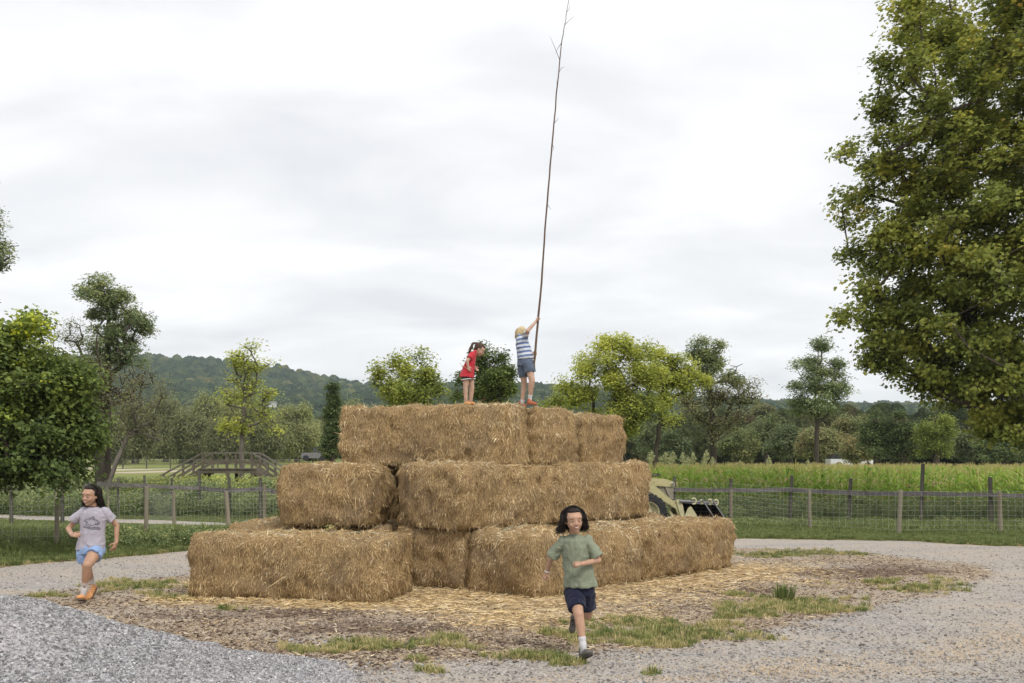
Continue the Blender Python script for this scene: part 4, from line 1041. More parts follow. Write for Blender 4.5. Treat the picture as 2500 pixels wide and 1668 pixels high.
# ================================================================== CORN
M_CN = mat_leaf('corn_leaf', [(0, (.035, .065, .014)), (.45, (.10, .168, .026)), (.75, (.195, .265, .042)), (.9, (.25, .22, .08)), (1, (.31, .245, .13))], .35, .5)
def corn(seed, h=1.68):
    rs = np.random.RandomState(seed); V, T, A = [], [], []
    def strip(pts, wd, nrm, tint):
        k = len(V)
        for i, p_ in enumerate(pts):
            V.append(p_ - nrm * wd[i]); V.append(p_ + nrm * wd[i]); A.extend([tint[i]] * 2)
        for i in range(len(pts) - 1): T.extend([(k + 2 * i, k + 2 * i + 1, k + 2 * i + 3), (k + 2 * i, k + 2 * i + 3, k + 2 * i + 2)])
    for a in (0, 1.57): strip([np.array([0, 0, -.05]), np.array([0, 0, h * .9])], [.014, .009], np.array([math.cos(a), math.sin(a), 0]), [.35, .6])
    az = rs.uniform(0, 6.28)
    for i in range(11):
        z = h * (.12 + .80 * i / 11); az += math.pi + rs.normal(0, .35); L = rs.uniform(.45, .8) * (.75 + .4 * math.sin(i / 11 * 3.1)); o = np.array([math.cos(az), math.sin(az), 0]); s_ = np.array([-math.sin(az), math.cos(az), 0])
        up = rs.uniform(.5, 1.25) + i * .04; pts = []
        for q in range(6):
            f = q / 5; pts.append(np.array([0, 0, z]) + o * L * (f * .75) + np.array([0, 0, L * (up * f - (up * .55 + .55) * f * f)]))
        t0 = np.clip(rs.normal(.5 + .02 * i, .14) - (i < 3) * -.35, 0, 1)
        strip(pts, [.022, .055, .058, .046, .026, .002], s_ * .95 + np.array([0, 0, rs.uniform(-.3, .3)]), [t0, t0, t0, t0 + .04, min(1, t0 + .1), min(1, t0 + .25)])
    for k in range(6):
        a = rs.uniform(0, 6.28); o = np.array([math.cos(a), math.sin(a), 0]) * .1
        strip([np.array([0, 0, h * .9]), np.array([0, 0, h * 1.0]) + o * .5, np.array([0, 0, h * 1.09]) + o], [.006, .008, .003], np.array([-math.sin(a), math.cos(a), 0]), [.80, .88, .96])
    me = new_mesh('corn_plant', V, tris=T, attrs={'tint': np.clip(A, 0, 1)}); me.materials.append(M_CN); return me
ck = [corn(500 + i) for i in range(9)]
def corn_front(x): return np.interp(x, [4, 9, 14, 20, 28], [38.6, 38.2, 37.6, 36.4, 34])
rows = []
for r_ in range(46):
    xr = np.arange(2.5, 36, .30)
    rows.append(np.stack([xr + rng.normal(0, .06, len(xr)), corn_front(xr) + r_ * .78 + rng.normal(0, .07, len(xr))], 1))
rows = np.concatenate(rows); gap = rng.rand(len(rows)) < .93; rows = rows[gap]
k = rows[:, 0] < rows[:, 1] * .62; rows = rows[k]
depth_r = rows[:, 1] - corn_front(rows[:, 0])
firstrow = (depth_r < .45) & (rows[:, 0] > 5.2) & (rows[:, 0] < 20)
fr = rows[firstrow]; fr = fr[np.argsort(fr[:, 0])]
for i, (x, y) in enumerate(fr):
    s_ = rng.uniform(.85, 1.1)
    o = link('corn_plant', ck[i % 9], None, None, label='one of the green corn plants in the front row of the field behind the fence', category='corn plant', group='corn plants of the front row')
    o.location = (x, y, float(zg(x, y))); o.scale = (s_, s_, s_ * rng.uniform(.92, 1.05)); o.rotation_euler = (0, 0, rng.uniform(0, 6.28))
rows = rows[~firstrow]; n = len(rows)
s_ = rng.uniform(.85, 1.08, n)
hs_ = s_ * np.interp(rows[:, 1] - corn_front(rows[:, 0]), [0, 8, 36], [1.0, .98, .80])
scatter('corn_field', 'field of ripening corn stretching back from the fence to the trees', ck, np.stack([rows[:, 0], rows[:, 1], zg(rows[:, 0], rows[:, 1])], 1), rr(n, .06), np.stack([s_, s_, hs_], 1))
# plumed grasses above the corn, next to the stack
M_PL = mat_leaf('plume', [(0, (.16, .17, .08)), (1, (.36, .35, .20))], .3, .7)
def plume(seed):
    rs = np.random.RandomState(seed); nl = 150; z = rs.beta(2, 2, nl); w_ = .16 * np.sin(np.clip(z * 1.1, 0, 1) * 3.0) + .02
    a = rs.uniform(0, 6.28, nl); C = np.stack([np.cos(a) * w_ * rs.rand(nl), np.sin(a) * w_ * rs.rand(nl), 1.75 + z * .6], 1)
    N = rs.normal(0, 1, (nl, 3)); N /= np.linalg.norm(N, axis=1, keepdims=True)
    C = np.concatenate([C, np.stack([0 * np.arange(9), 0 * np.arange(9), np.linspace(.1, 1.8, 9)], 1)]); N = np.concatenate([N, np.tile([0, 1, 0.], (9, 1))])
    D = np.concatenate([np.tile([.1, 0, 1.], (nl, 1)) + rs.normal(0, .4, (nl, 3)), np.tile([0, 0, 1.], (9, 1))])
    L = np.concatenate([np.full(nl, .085), np.full(9, .26)]); W = np.concatenate([np.full(nl, .04), np.full(9, .03)])
    return leaf_mesh('plume_grass', C, N, D, L, W, np.clip(rs.normal(.55, .25, nl + 9), 0, 1), M_PL)
pk = [plume(520 + i) for i in range(4)]
for i, px in enumerate([1583, 1597, 1610, 1628, 1640, 1655, 1668, 1676, 1692, 1710, 1726, 1746, 1800, 1880, 1975]):
    p0 = P(px, 1200, 45 + (i % 3) * 2.5); zt = P(px, [1098, 1104, 1112, 1102, 1110][i % 5] + (px > 1740) * 10, p0.y).z; z0 = float(zg(p0.x, p0.y))
    o = link('plume_grass', pk[i % 4], None, None, label='pale feathery grass plume standing above the corn tops', category='grass', group='feathery plumes above the corn')
    o.location = (p0.x, p0.y, z0); h_ = (zt - z0) / 2.35; o.scale = (h_, h_, h_); o.rotation_euler = (rng.normal(0, .05), rng.normal(0, .05), i)

# ================================================================== FENCES
W_OLD = mat_noisy('weathered_post', (.12, .10, .072), (.26, .225, .165), 6, .9, .15, (1, 1, .12), .6, .01, c3=(.24, .23, .17))
W_GREY = mat_noisy('grey_board', (.10, .09, .085), (.22, .20, .19), 7, .9, .15, (.2, 1, 1), .6, .01)
W_DARK = mat_noisy('dark_post', (.06, .055, .045), (.15, .14, .11), 6, .9, .15, (1, 1, .12), .6, .01)
M_WIRE = mat_noisy('galvanised_wire', (.50, .50, .48), (.62, .62, .60), 20, .5, .4, bump=0, metal=.1)
def post(root, px, yt, yb, Y, r, mat, lean=0.0, label=None):
    r *= .74
    """round post, real size from what the photo shows at distance Y"""
    t_ = P(px, yt, Y); b_ = P(px + lean, yb, Y); rb = Vector(root.location)
    gz = float(zg(b_.x, Y)); b_.z = min(b_.z, gz) - .15
    pts = [b_ - rb]; 
    for k in range(1, 6):
        f = k / 5; q = b_.lerp(t_, f); q.x += math.sin(f * 3 + px) * .006; pts.append(q - rb)
    m = MB().tube(pts[:-1] + [pts[-1] - Vector((0, 0, .012)), pts[-1]], [r * 1.06, r * 1.03, r, r * .98, r * .96, r * .95, r * .82], 9)
    o = m.obj('post', mat, root, smooth=False)
    if label: o['label'] = label
    return t_, b_
def wire_panel(root, A, B, ht0, ht1, dz, dxw, r=.0026, sag=.0):
    """square mesh between two posts: A and B are ground points"""
    A, B = Vector(A), Vector(B); rb = Vector(root.location); L = (B - A).length; V, T = [], []
    def seg(p, q):
        d = (q - p).normalized(); u = d.orthogonal().normalized(); v_ = d.cross(u); k = len(V)
        for c in (p, q):
            for a in (0, 2.09, 4.19): V.append(c + (u * math.cos(a) + v_ * math.sin(a)) * r - rb)
        for j in range(3): T.extend([(k + j, k + (j + 1) % 3, k + 3 + (j + 1) % 3), (k + j, k + 3 + (j + 1) % 3, k + 3 + j)])
    up = Vector((0, 0, 1)); nz = int(round((ht1 - ht0) / dz)); nxw = max(1, int(L / dxw))
    off = lambda f, z: Vector((0, 0, -sag * math.sin(f * math.pi) * (z / ht1)))
    for i in range(nz + 1):
        z = ht0 + (ht1 - ht0) * i / nz
        for j in range(6): seg(A.lerp(B, j / 6) + up * z + off(j / 6, z), A.lerp(B, (j + 1) / 6) + up * z + off((j + 1) / 6, z))
    for j in range(nxw + 1):
        f = j / nxw; seg(A.lerp(B, f) + up * ht0 + off(f, ht0), A.lerp(B, f) + up * ht1 + off(f, ht1))
    me = new_mesh('wire_mesh', [tuple(v) for v in V], tris=T); link('wire_mesh', me, M_WIRE, root)
def gp(px, py, Y):
    q = P(px, py, Y); q.z = max(float(zg(q.x, Y)), q.z - .02); return q

# near wire fence, left
nf = thing('wire_fence', (-8.8, 19.3, 0), 'wire mesh fence with weathered round posts at the left, nearest the lane', 'fence', 'wire mesh fences along the lane')
PL = [(-260, 1226, 1350, 18.6, .075, 0), (141, 1218, 1345, 19.3, .060, -3), (357, 1188, 1313, 21.6, .062, 0), (424, 1200, 1292, 26.2, .062, 2), (551, 1199, 1277, 28.4, .085, 9)]
gps = []
for px, yt, yb, Y, r, ln in PL:
    post(nf, px, yt, yb, Y, r, W_OLD, ln); gps.append(gp(px, yb - 4, Y))
gps.append(gp(700, 1262, 31))
for a, b, h in zip(gps[:-1], gps[1:], (1.02, 1.0, 1.02, .95, .9)): wire_panel(nf, a - Vector((0, .07, 0)), b - Vector((0, .07, 0)), .03, h, .125, .15, .0017, .05)
# second run of thin posts and rail fence, left
rf = thing('rail_fence', (-9.8, 31, -.3), 'single grey rail fence on posts at the left, in front of the wooden footbridge', 'fence', 'single rail fences')
PR = [(28, 1180, 1268, 30, .075, W_DARK), (152, 1184, 1264, 31, .08, W_DARK), (205, 1168, 1245, 33, .055, W_OLD), (288, 1167, 1235, 36, .055, W_DARK), (353, 1160, 1240, 36.5, .06, W_DARK), (419, 1167, 1232, 37, .055, W_DARK), (487, 1150, 1225, 37.5, .085, W_DARK), (560, 1165, 1246, 35, .07, W_DARK), (636, 1166, 1240, 34.6, .085, W_DARK), (646, 1183, 1246, 33.6, .065, W_OLD), (760, 1168, 1246, 33, .08, W_DARK)]
for px, yt, yb, Y, r, m_ in PR: post(rf, px, yt, yb, Y, r, m_)
PR2 = [(137, 1190, 1262, 32, .05), (265, 1202, 1252, 34.5, .05), (453, 1190, 1236, 38, .05)]
for px, yt, yb, Y, r in PR2: post(rf, px, yt, yb, Y, r, W_OLD)
def rail(root, pts, h, th, mat, name='rail'):
    """plank following points, one object per plank between posts"""
    rb = Vector(root.location); pts = [Vector(p) for p in pts]
    for a, b in zip(pts[:-1], pts[1:]):
        d = (b - a); s_ = Vector((-d.y, d.x, 0)).normalized() * th / 2; hh = h * rng.uniform(.9, 1.08) / 2; m = MB(); n_ = 4; V = []
        for i in range(n_ + 1):
            f = i / n_; c = a.lerp(b, f) + Vector((0, 0, -.012 * math.sin(f * math.pi) + rng.normal(0, .003))) - rb
            V += [c - s_ - Vector((0, 0, hh)), c + s_ - Vector((0, 0, hh)), c + s_ + Vector((0, 0, hh)), c - s_ + Vector((0, 0, hh))]
        Fs = [(4 * i + k, 4 * i + (k + 1) % 4, 4 * i + 4 + (k + 1) % 4, 4 * i + 4 + k) for i in range(n_) for k in range(4)] + [(3, 2, 1, 0), (4 * n_, 4 * n_ + 1, 4 * n_ + 2, 4 * n_ + 3)]
        m.add(V, Fs); m.obj(name, mat, root)
rp_ = [(205, 1181, 32.9), (288, 1184, 35.8), (353, 1186, 36.3), (419, 1189, 36.8), (487, 1192, 37.3), (560, 1198, 34.85), (636, 1194, 34.4), (700, 1203, 33.5), (780, 1206, 32.8)]
rail(rf, [P(a, b, c) for a, b, c in rp_], .14, .04, W_GREY)
rail(rf, [P(-60, 1200, 29.7), P(28, 1196, 29.8), P(60, 1192, 30.4)], .06, .03, W_DARK)
gq = [gp(px, yb - 4, Y) - Vector((0, .1, 0)) for px, yt, yb, Y, r, m_ in PR if px in (28, 152, 288, 419, 560, 646, 760)]
for a, b in zip(gq[:-1], gq[1:]): wire_panel(rf, a, b, .05, .95, .15, .2, .0017, .02)

# right side: rail fence and wire fence
rf2 = thing('rail_fence', (14, 32, -.3), 'single grey rail fence on dark posts at the right, in front of the corn', 'fence', 'single rail fences')
QR = [(1560, 1170, 1262, 32.5, .06), (1647, 1163, 1262, 32.3, .075), (1785, 1169, 1262, 31.6, .075), (1933, 1161, 1262, 31.0, .075), (2077, 1168, 1270, 30.3, .08), (2253, 1133, 1272, 29.2, .078), (2417, 1165, 1284, 28.0, .085), (2640, 1170, 1290, 27, .08)]
for px, yt, yb, Y, r in QR: post(rf2, px, yt, yb, Y, r, W_DARK, -5 if px < 2400 else 4)
ry = {1560: 1195, 1647: 1196, 1785: 1197, 1933: 1196, 2077: 1204, 2253: 1205, 2417: 1208, 2640: 1212}
rail(rf2, [P(q[0], ry[q[0]], q[3] - .12) for q in QR], .125, .04, W_GREY)
nf2 = thing('wire_fence', (15, 26, 0), 'wire mesh fence on pale round posts at right, between lane and rail fence', 'fence', 'wire mesh fences along the lane')
QW = [(1440, 1190, 1262, 31), (1600, 1192, 1262, 30.2), (1786, 1196, 1266, 29.2), (1976, 1196, 1288, 26.2), (2198, 1196, 1300, 24.6), (2440, 1199, 1300, 24.2), (2700, 1200, 1310, 23.6)]
for i, (px, yt, yb, Y) in enumerate(QW):
    post(nf2, px, yt, yb, Y, .075 if i != 3 else .065, W_OLD, [0, 0, -3, 3, -4, 3, 0][i])
gq = [gp(px, yb - 4, Y) - Vector((0, .09, 0)) for px, yt, yb, Y in QW]
for a, b in zip(gq[:-1], gq[1:]): wire_panel(nf2, a, b, .05, 1.0, .125, .15, .0020, .015)

# thin far fence at the edge of the far field
ff = thing('field_fence', (-20, 118, .3), 'thin post and wire fence across the far field behind the footbridge', 'fence')
for i in range(9):
    q = P(300 + i * 58, 1120, 118); MB().box((q.x + 20, q.y - 118, .5), (.12, .12, 1.5)).obj('post', W_DARK, ff)
for z in (.5, 1.0): MB().tube([P(240, 1120, 118) - Vector((-20, 118, 0)) + Vector((0, 0, z - P(240, 1120, 118).z)), P(800, 1120, 118) - Vector((-20, 118, 0)) + Vector((0, 0, z - P(800, 1120, 118).z))], .03, 4).obj('wire', W_GREY, ff)

# ================================================================== FOOTBRIDGE
W_BR = mat_noisy('bridge_timber', (.085, .072, .054), (.18, .155, .12), 6, .9, .15, (.25, 1, 1), .5, .01)
W_BT = mat_noisy('rail_cap_timber', (.11, .097, .075), (.21, .19, .155), 6, .85, .2, (.2, 1, 1), .5, .01)
YB = 46.0; bo = P(550, 1230, YB); bo.z = float(zg(bo.x, YB))
fb = thing('footbridge', bo, 'weathered wooden footbridge with ramps and handrails beyond the left fence', 'bridge')
def beam(a, b, w_, h_, name='beam', mat=W_BR, parent=fb):
    a, b = Vector(a), Vector(b); d = (b - a); L = d.length
    rot = d.to_track_quat('X', 'Z').to_matrix()
    return MB().box((a + b) / 2 - bo, (L, w_, h_), rot).obj(name, mat, parent)
for near, Yq in ((True, YB), (False, YB + 1.5)):
    sh = lambda px, py: P(px, py, YB) + Vector((0, Yq - YB, 0))
    X0, X1, XM = 495, 615, 554
    top = 1106 if near else 1106
    beam(sh(493, 1106), sh(617, 1106), .14, .07, 'top_rail', W_BT)
    beam(sh(495, 1128), sh(615, 1128), .05, .12, 'middle_rail')
    beam(sh(487, 1150), sh(623, 1150), .08, .22, 'deck_beam')
    for x in (X0, XM, X1): beam(sh(x, 1108), sh(x, 1160), .11, .11, 'post')
    for x in (X0 - 8, XM + 2, X1 + 2):
        q = sh(x, 1150); beam(q, (q.x, q.y, bo.z - .2), .14, .14, 'leg')
    # ramps
    L0, L1 = sh(493, 1107), sh(362, 1178); beam(L0, L1, .12, .07, 'ramp_rail', W_BT)
    beam(sh(495, 1130), sh(372, 1200), .05, .12, 'ramp_middle_rail'); beam(sh(487, 1152), sh(372, 1222), .07, .22, 'ramp_beam')
    for f in (.35, .72, .98): q0 = L0.lerp(L1, f); beam(q0, q0 - Vector((0, 0, 1.0)), .10, .10, 'post')
    R0, R1 = sh(617, 1107), sh(720, 1170); beam(R0, R1, .12, .07, 'ramp_rail', W_BT)
    beam(sh(615, 1130), sh(715, 1195), .05, .12, 'ramp_middle_rail'); beam(sh(623, 1152), sh(712, 1212), .07, .22, 'ramp_beam')
    for f in (.35, .72, .98): q0 = R0.lerp(R1, f); beam(q0, q0 - Vector((0, 0, 1.0)), .10, .10, 'post')
a = P(487, 1146, YB); b = P(623, 1146, YB)
for i in range(18):
    x = a.x + (b.x - a.x) * (i + .5) / 18; MB().box((x - bo.x, .75, a.z + .0 - bo.z + .02), ((b.x - a.x) / 18 - .015, 1.7, .045)).obj('deck_plank', W_BT if i % 3 else W_BR, fb)
for (p0, p1, k) in ((P(487, 1148, YB), P(372, 1216, YB), 14), (P(623, 1148, YB), P(712, 1208, YB), 12)):
    for i in range(k):
        q = p0.lerp(p1, (i + .5) / k); d = p1 - p0; an = math.atan2(-d.z, d.x)
        MB().box((q.x - bo.x, .75, q.z - bo.z + .03), (d.length / k - .02, 1.55, .045), Matrix.Rotation(an, 3, 'Y')).obj('ramp_plank', W_BR, fb)
beam(P(560, 1190, YB + .4), P(640, 1155, YB + .4), .08, .12, 'brace')

# ================================================================== LOADER TRACTOR
YT = 28.6; to = P(1650, 1262, YT); to.z = float(zg(to.x, YT))
tr = thing('loader_tractor', to, 'old pale yellow tractor with front loader bucket, parked behind the wire fence', 'tractor')
M_YE = mat_noisy('faded_yellow_paint', (.30, .25, .12), (.50, .45, .24), 7, .6, .3, bump=.1, bd=.005, c3=(.40, .36, .19))
M_YL = mat_noisy('bright_rim_paint', (.46, .42, .24), (.56, .52, .34), 3, .5, .35, bump=.05)
M_RU = mat_noisy('rubber', (.018, .018, .02), (.035, .035, .038), 8, .8, .3, bump=.2)
M_BK = mat_noisy('dark_steel', (.02, .018, .018), (.05, .045, .042), 6, .6, .4, bump=.2)
M_ME = mat_noisy('bare_metal', (.12, .11, .12), (.25, .24, .25), 6, .5, .5, bump=.1, metal=.3)
M_GR2 = mat_noisy('grille_grey', (.18, .16, .12), (.30, .27, .20), 5, .7, .3, bump=.2)
def T(px, py, dy=0.0): return P(px, py, YT) + Vector((0, dy, 0)) - to
def plate(name, pts, dy, th, mat, parent=tr, bev=False):
    return MB().prism([T(a, b, dy) for a, b in pts], (0, th, 0)).obj(name, mat, parent)
plate('hood', [(1560, 1170), (1604, 1170), (1632, 1171), (1648, 1177), (1651, 1189), (1648, 1190), (1596, 1187), (1560, 1187)], .25, .62, M_YE)
plate('engine_side', [(1560, 1188), (1597, 1188), (1624, 1189), (1640, 1221), (1600, 1250), (1560, 1250)], .30, .52, M_GR2)
plate('grille', [(1626, 1189), (1648, 1191), (1648, 1222), (1640, 1222)], .27, .58, M_GR2)
plate('front_face', [(1648, 1178), (1651, 1190), (1653, 1190), (1652, 1176)], .27, .58, M_BK)
hb = MB().cyl(T(1646, 1183, .21), T(1646, 1183, .26), .055, 14).obj('headlight', M_YL, tr)
MB().cyl(T(1646, 1183, .195), T(1646, 1183, .21), .04, 12).obj('lens', M_ME, hb)
# steering wheel
sw_ = MB(); c0 = T(1601, 1161, .55); ring = [c0 + Vector((math.cos(a) * .2, math.sin(a) * .19, math.sin(a) * .03 + math.cos(a) * .02)) for a in np.linspace(0, 6.2832, 22)]
sw_.tube(ring, .016, 6, False).cyl(c0, T(1594, 1172, .55), .02, 8); sw_.box(c0, (.36, .03, .015)); sw_.obj('steering_wheel', M_BK, tr)
# wheels
def wheel(px, py, r, wd, dy):
    c = T(px, py, dy); tb = MB(); prof = [(-.5, .62), (-.5, .9), (-.36, 1.0), (.36, 1.0), (.5, .9), (.5, .62)]; n = 36; V = []
    for i in range(n):
        a = 2 * math.pi * i / n
        for u, q in prof: V.append(c + Vector((math.cos(a) * r * q, u * wd, math.sin(a) * r * q)))
    k = len(prof); Fs = [(i * k + j, i * k + (j + 1) % k, ((i + 1) % n) * k + (j + 1) % k, ((i + 1) % n) * k + j) for i in range(n) for j in range(k)]
    tb.add(V, Fs)
    ty = tb.obj('wheel', M_RU, tr, smooth=False); lg = MB()
    for i in range(20):
        a = 2 * math.pi * i / 20
        for sgn in (-1, 1):
            rot = Matrix.Rotation(-a - sgn * .07, 3, 'Y') @ Matrix.Rotation(.0, 3, 'Z')
            lg.box(c + Vector((math.cos(a + sgn * .08) * r * 1.02, sgn * wd * .25, math.sin(a + sgn * .08) * r * 1.02)), (r * .09, wd * .5, r * .07), rot)
    lg.obj('tread_lugs', M_RU, ty)
    rm = MB(); V = []
    for i in range(n):
        a = 2 * math.pi * i / n
        for u, q in [(-.52, .60), (-.46, .54), (.1, .50), (.1, .2), (-.05, .16), (-.05, .02)]: V.append(c + Vector((math.cos(a) * r * q, u * wd, math.sin(a) * r * q)))
    k = 6; rm.add(V, [(i * k + j, i * k + (j + 1), ((i + 1) % n) * k + j + 1, ((i + 1) % n) * k + j) for i in range(n) for j in range(k - 1)]); rm.obj('rim', M_YL, ty, smooth=False)
wheel(1582, 1250, .50, .26, -.12); wheel(1582, 1250, .50, .26, 1.15)
wheel(1480, 1236, .72, .36, -.2); wheel(1480, 1236, .72, .36, 1.3)
plate('fender', [(1440, 1170), (1500, 1166), (1530, 1180), (1520, 1186), (1440, 1180)], -.35, 1.7, M_YE)
MB().box(T(1500, 1150, .55), (.45, .5, .5), bev=.05).obj('seat', M_BK, tr)
for dy in (-.16, 1.02):
    plate('loader_arm', [(1500, 1166), (1560, 1166), (1588, 1178), (1640, 1222), (1656, 1221), (1667, 1262), (1657, 1264), (1648, 1242), (1585, 1200), (1500, 1182)], dy, .09, M_YE)
    plate('lift_cylinder', [(1632, 1248), (1636, 1247), (1651, 1264), (1644, 1268)], dy + .1, .06, M_YE)
plate('knuckle_plate', [(1648, 1221), (1656, 1218), (1664, 1232), (1670, 1262), (1660, 1264)], -.2, .05, M_YL)
plate('link_plate', [(1660, 1230), (1664, 1230), (1671, 1256), (1667, 1260)], .12, .05, M_YE)
MB().cyl(T(1655, 1223, 0), T(1655, 1223, 1.05), .045, 10).obj('cross_tube', M_ME, tr)
# the bucket: seen from its open side, turned a little to the camera
bk = thing  # (builder below)
MB().add([T(1655, 1228, .2), T(1748, 1233, -.25), T(1768, 1272, -.25), T(1668, 1272, .2), T(1664, 1225, 1.25), T(1757, 1228, .8), T(1772, 1272, .8), T(1676, 1272, 1.25)],
         [(4, 5, 6, 7), (0, 1, 5, 4), (0, 4, 7, 3), (1, 2, 6, 5), (3, 7, 6, 2)]).obj('bucket', M_BK, tr)
plate('bucket_side', [(1675, 1240), (1681, 1235), (1684, 1237), (1706, 1272), (1662, 1272)], -.3, .035, M_YL)
MB().cyl(T(1656, 1223, -.22), T(1684, 1224, -.22), .042, 10).obj('pivot_bar', M_ME, tr)
MB().cyl(T(1684, 1224, -.24), T(1748, 1227, -.24), .024, 8).obj('pivot_bar', M_ME, tr)
for px, py, r in ((1690, 1223, .085), (1709, 1225, .055), (1729, 1225, .075), (1744, 1226, .075)):
    ring = [T(px, py, -.25) + Vector((math.cos(a) * r * .72, -.0, math.sin(a) * r * .95)) for a in np.linspace(-2.2, 2.6, 16)]
    MB().tube(ring, .028, 8).obj('hook_ring', M_YL, tr, smooth=True)
for x0, x1 in ((1709, 1742), (1733, 1766)):
    MB().tube([T(x0, 1219, -.34), T(x1, 1270, -.40)], .021, 8).obj('tilt_rod', M_ME, tr)

# ================================================================== SMALL FAR THINGS
def far_car(name, label, cat, px, py, Y, L, body, pickup=False):
    p0 = P(px, py, Y); gz = min(float(zg(p0.x, Y)), p0.z); r0 = thing(name, (p0.x, Y, p0.z), label, cat)
    b = MB().prism([(-L / 2, -.85, .35), (L / 2, -.85, .35), (L / 2, -.85, .85), (L * .30, -.85, 1.0), (-L / 2, -.85, 1.0)], (0, 1.7, 0)).obj('body', body, r0)
    if pickup: c = MB().prism([(-.2, -.8, 1.0), (1.2, -.8, 1.0), (.8, -.8, 1.6), (-.1, -.8, 1.6)], (0, 1.6, 0))
    else: c = MB().prism([(-L * .45, -.78, 1.0), (L * .25, -.78, 1.0), (L * .08, -.78, 1.5), (-L * .35, -.78, 1.5)], (0, 1.56, 0))
    c.obj('cabin', MD, r0)
    MB().box((0 if not pickup else .35, 0, 1.53 if not pickup else 1.63), (L * .42 if not pickup else .95, 1.4, .06)).obj('roof', body if not pickup else M_BK, r0)
    for sx in (-.32, .32): MB().cyl((L * sx, -.9, .35), (L * sx, .9, .35), .35, 16).obj('wheel', M_RU, r0)
    return r0
M_WP = mat_noisy('white_car_paint', (.72, .73, .74), (.8, .8, .8), 2, .3, .5, bump=0)
far_car('parked_car', 'white car half hidden in the trees beyond the corn', 'car', 2076, 1146, 96, 4.3, M_WP)
far_car('farm_buggy', 'small open farm buggy with dark roof on the far field left of the stack', 'buggy', 771, 1126, 118, 3.1, M_ME, True)
hh = P(2182, 1112, 150); hh2 = thing('distant_house', (hh.x, 150, 1), 'pale house half hidden by trees above the corn at right', 'house')
MB().box((0, 0, 1.6), (5, 5, 3.2)).obj('wall', MW, hh2); MB().prism([(-2.8, -2.8, 3.2), (-2.8, 2.8, 3.2), (-2.8, 0, 4.9)], (5.6, 0, 0)).obj('roof', mat_noisy('pale_roof', (.5, .5, .5), (.62, .62, .6), 3, bump=0), hh2)
for k in (-1.3, 1.3): MB().box((k, -2.53, 1.8), (.8, .06, 1.1)).obj('window', MD, hh2)
# paper cup lying on the verge
q = G(436, 1326); cup = thing('paper_cup', (q.x, q.y, q.z), 'crumpled white paper cup lying on the grass left of the stack', 'litter')
MB().loft([((-.05, 0, .05), (0, .035, 0), (0, 0, .04)), ((.0, .01, .06), (0, .045, 0), (.005, 0, .038)), ((.08, .0, .085), (0, .055, 0), (0, 0, .05))], 12).obj('cup', MW, cup)
# a few stray stones and a stick on the lane and mulch
for i, (px, py, s_, lb) in enumerate([(2240, 1542, .055, 'dark stone on the lane at right, above the middle of the gravel'), (2006, 1595, .07, 'dark stone on the lane right of the yellow shavings'), (2105, 1580, .09, 'flat brown stone on the lane, widest of the few stones there'), (2415, 1462, .06, 'small dark stone near the right edge of the mulch'), (1968, 1648, .06, 'brown stone among the yellow shavings at the bottom'), (1165, 1486, .05, 'pale flat stone on the mulch')]):
    q = G(px, py); o = link('stone', stones[i % 6].copy(), None, None, label=lb, category='stone')
    o.data.materials.clear(); o.data.materials.append(mat_noisy('stone_dark', (.10, .09, .08), (.2, .18, .16), 30, bump=.2) if i != 5 else MW)
    o.location = (q.x, q.y, q.z + s_ * .25); o.scale = (s_, s_ * .8, s_ * .7)
q = G(1440, 1567); st = MB().tube([Vector((-.12, 0, .02)), Vector((0, .02, .03)), Vector((.15, -.02, .02))], [.008, .009, .005], 6).obj('twig', BK_G, None); st.location = q; st['label'] = 'grey twig on the ground by the running child in green'; st['category'] = 'twig'
# green leafy bit on the low bale
q = Vector((-2.45, 13.35, .86)); cme = weed(600, .06, .09, 40, .04, M_GR, .55); lf = link('green_sprig', cme, None, None, label='small sprig of fresh green leaves lying on the front left bale', category='sprig'); lf.location = q
# ================================================================== PEOPLE
def mat_skin(name, c, lip=None):
    t = NT(name); f = t.noise(t.coord(), 14, 3, .5)
    col = t.mixc(t.ramp(f, [(.35, (0, 0, 0)), (.7, (1, 1, 1))]), tuple(k * .86 for k in c), tuple(min(1, k * 1.1) for k in c))
    t.fin(col, .5, .35)
    t.b.inputs['Subsurface Weight'].default_value = .12
    t.b.inputs['Subsurface Radius'].default_value = (.02, .008, .005)
    t.b.inputs['Subsurface Scale'].default_value = .5
    return t.m
def mat_cloth(name, c, var=.12, stripes=None, scale=120):
    t = NT(name); v = t.coord()
    f = t.noise(v, 9, 4, .6); g_ = t.noise(v, scale, 2, .6)
    col = t.mixc(f, tuple(k * (1 - var) for k in c), tuple(min(1, k * (1 + var)) for k in c))
    if stripes:
        s = t.math('FRACT', t.math('MULTIPLY', t.math('ADD', t.attr('axis'), t.math('MULTIPLY', f, .012)), stripes[1]))
        m_ = t.ramp(s, [(.0, (0, 0, 0)), (.48, (0, 0, 0)), (.53, (1, 1, 1)), (.97, (1, 1, 1))])
        col = t.mixc(m_, col, stripes[0])
    x = t.n('ShaderNodeBump', {'Height': f, 'Strength': .5, 'Distance': .012})
    y = t.n('ShaderNodeBump', {'Height': g_, 'Strength': .25, 'Distance': .002, 'Normal': x.outputs[0]})
    t.l(y.outputs[0], t.b.inputs['Normal'])
    m2 = t.fin(col, .9, .1); t.b.inputs['Sheen Weight'].default_value = .15
    return m2
def mat_hair(name, c):
    t = NT(name); v = t.coord(); f = t.noise(t.map(v, (1, 1, .12)), 160, 3, .6)
    return t.fin(t.mixc(f, tuple(k * .5 for k in c), tuple(min(1, k * 1.6) for k in c)), .55, .22)

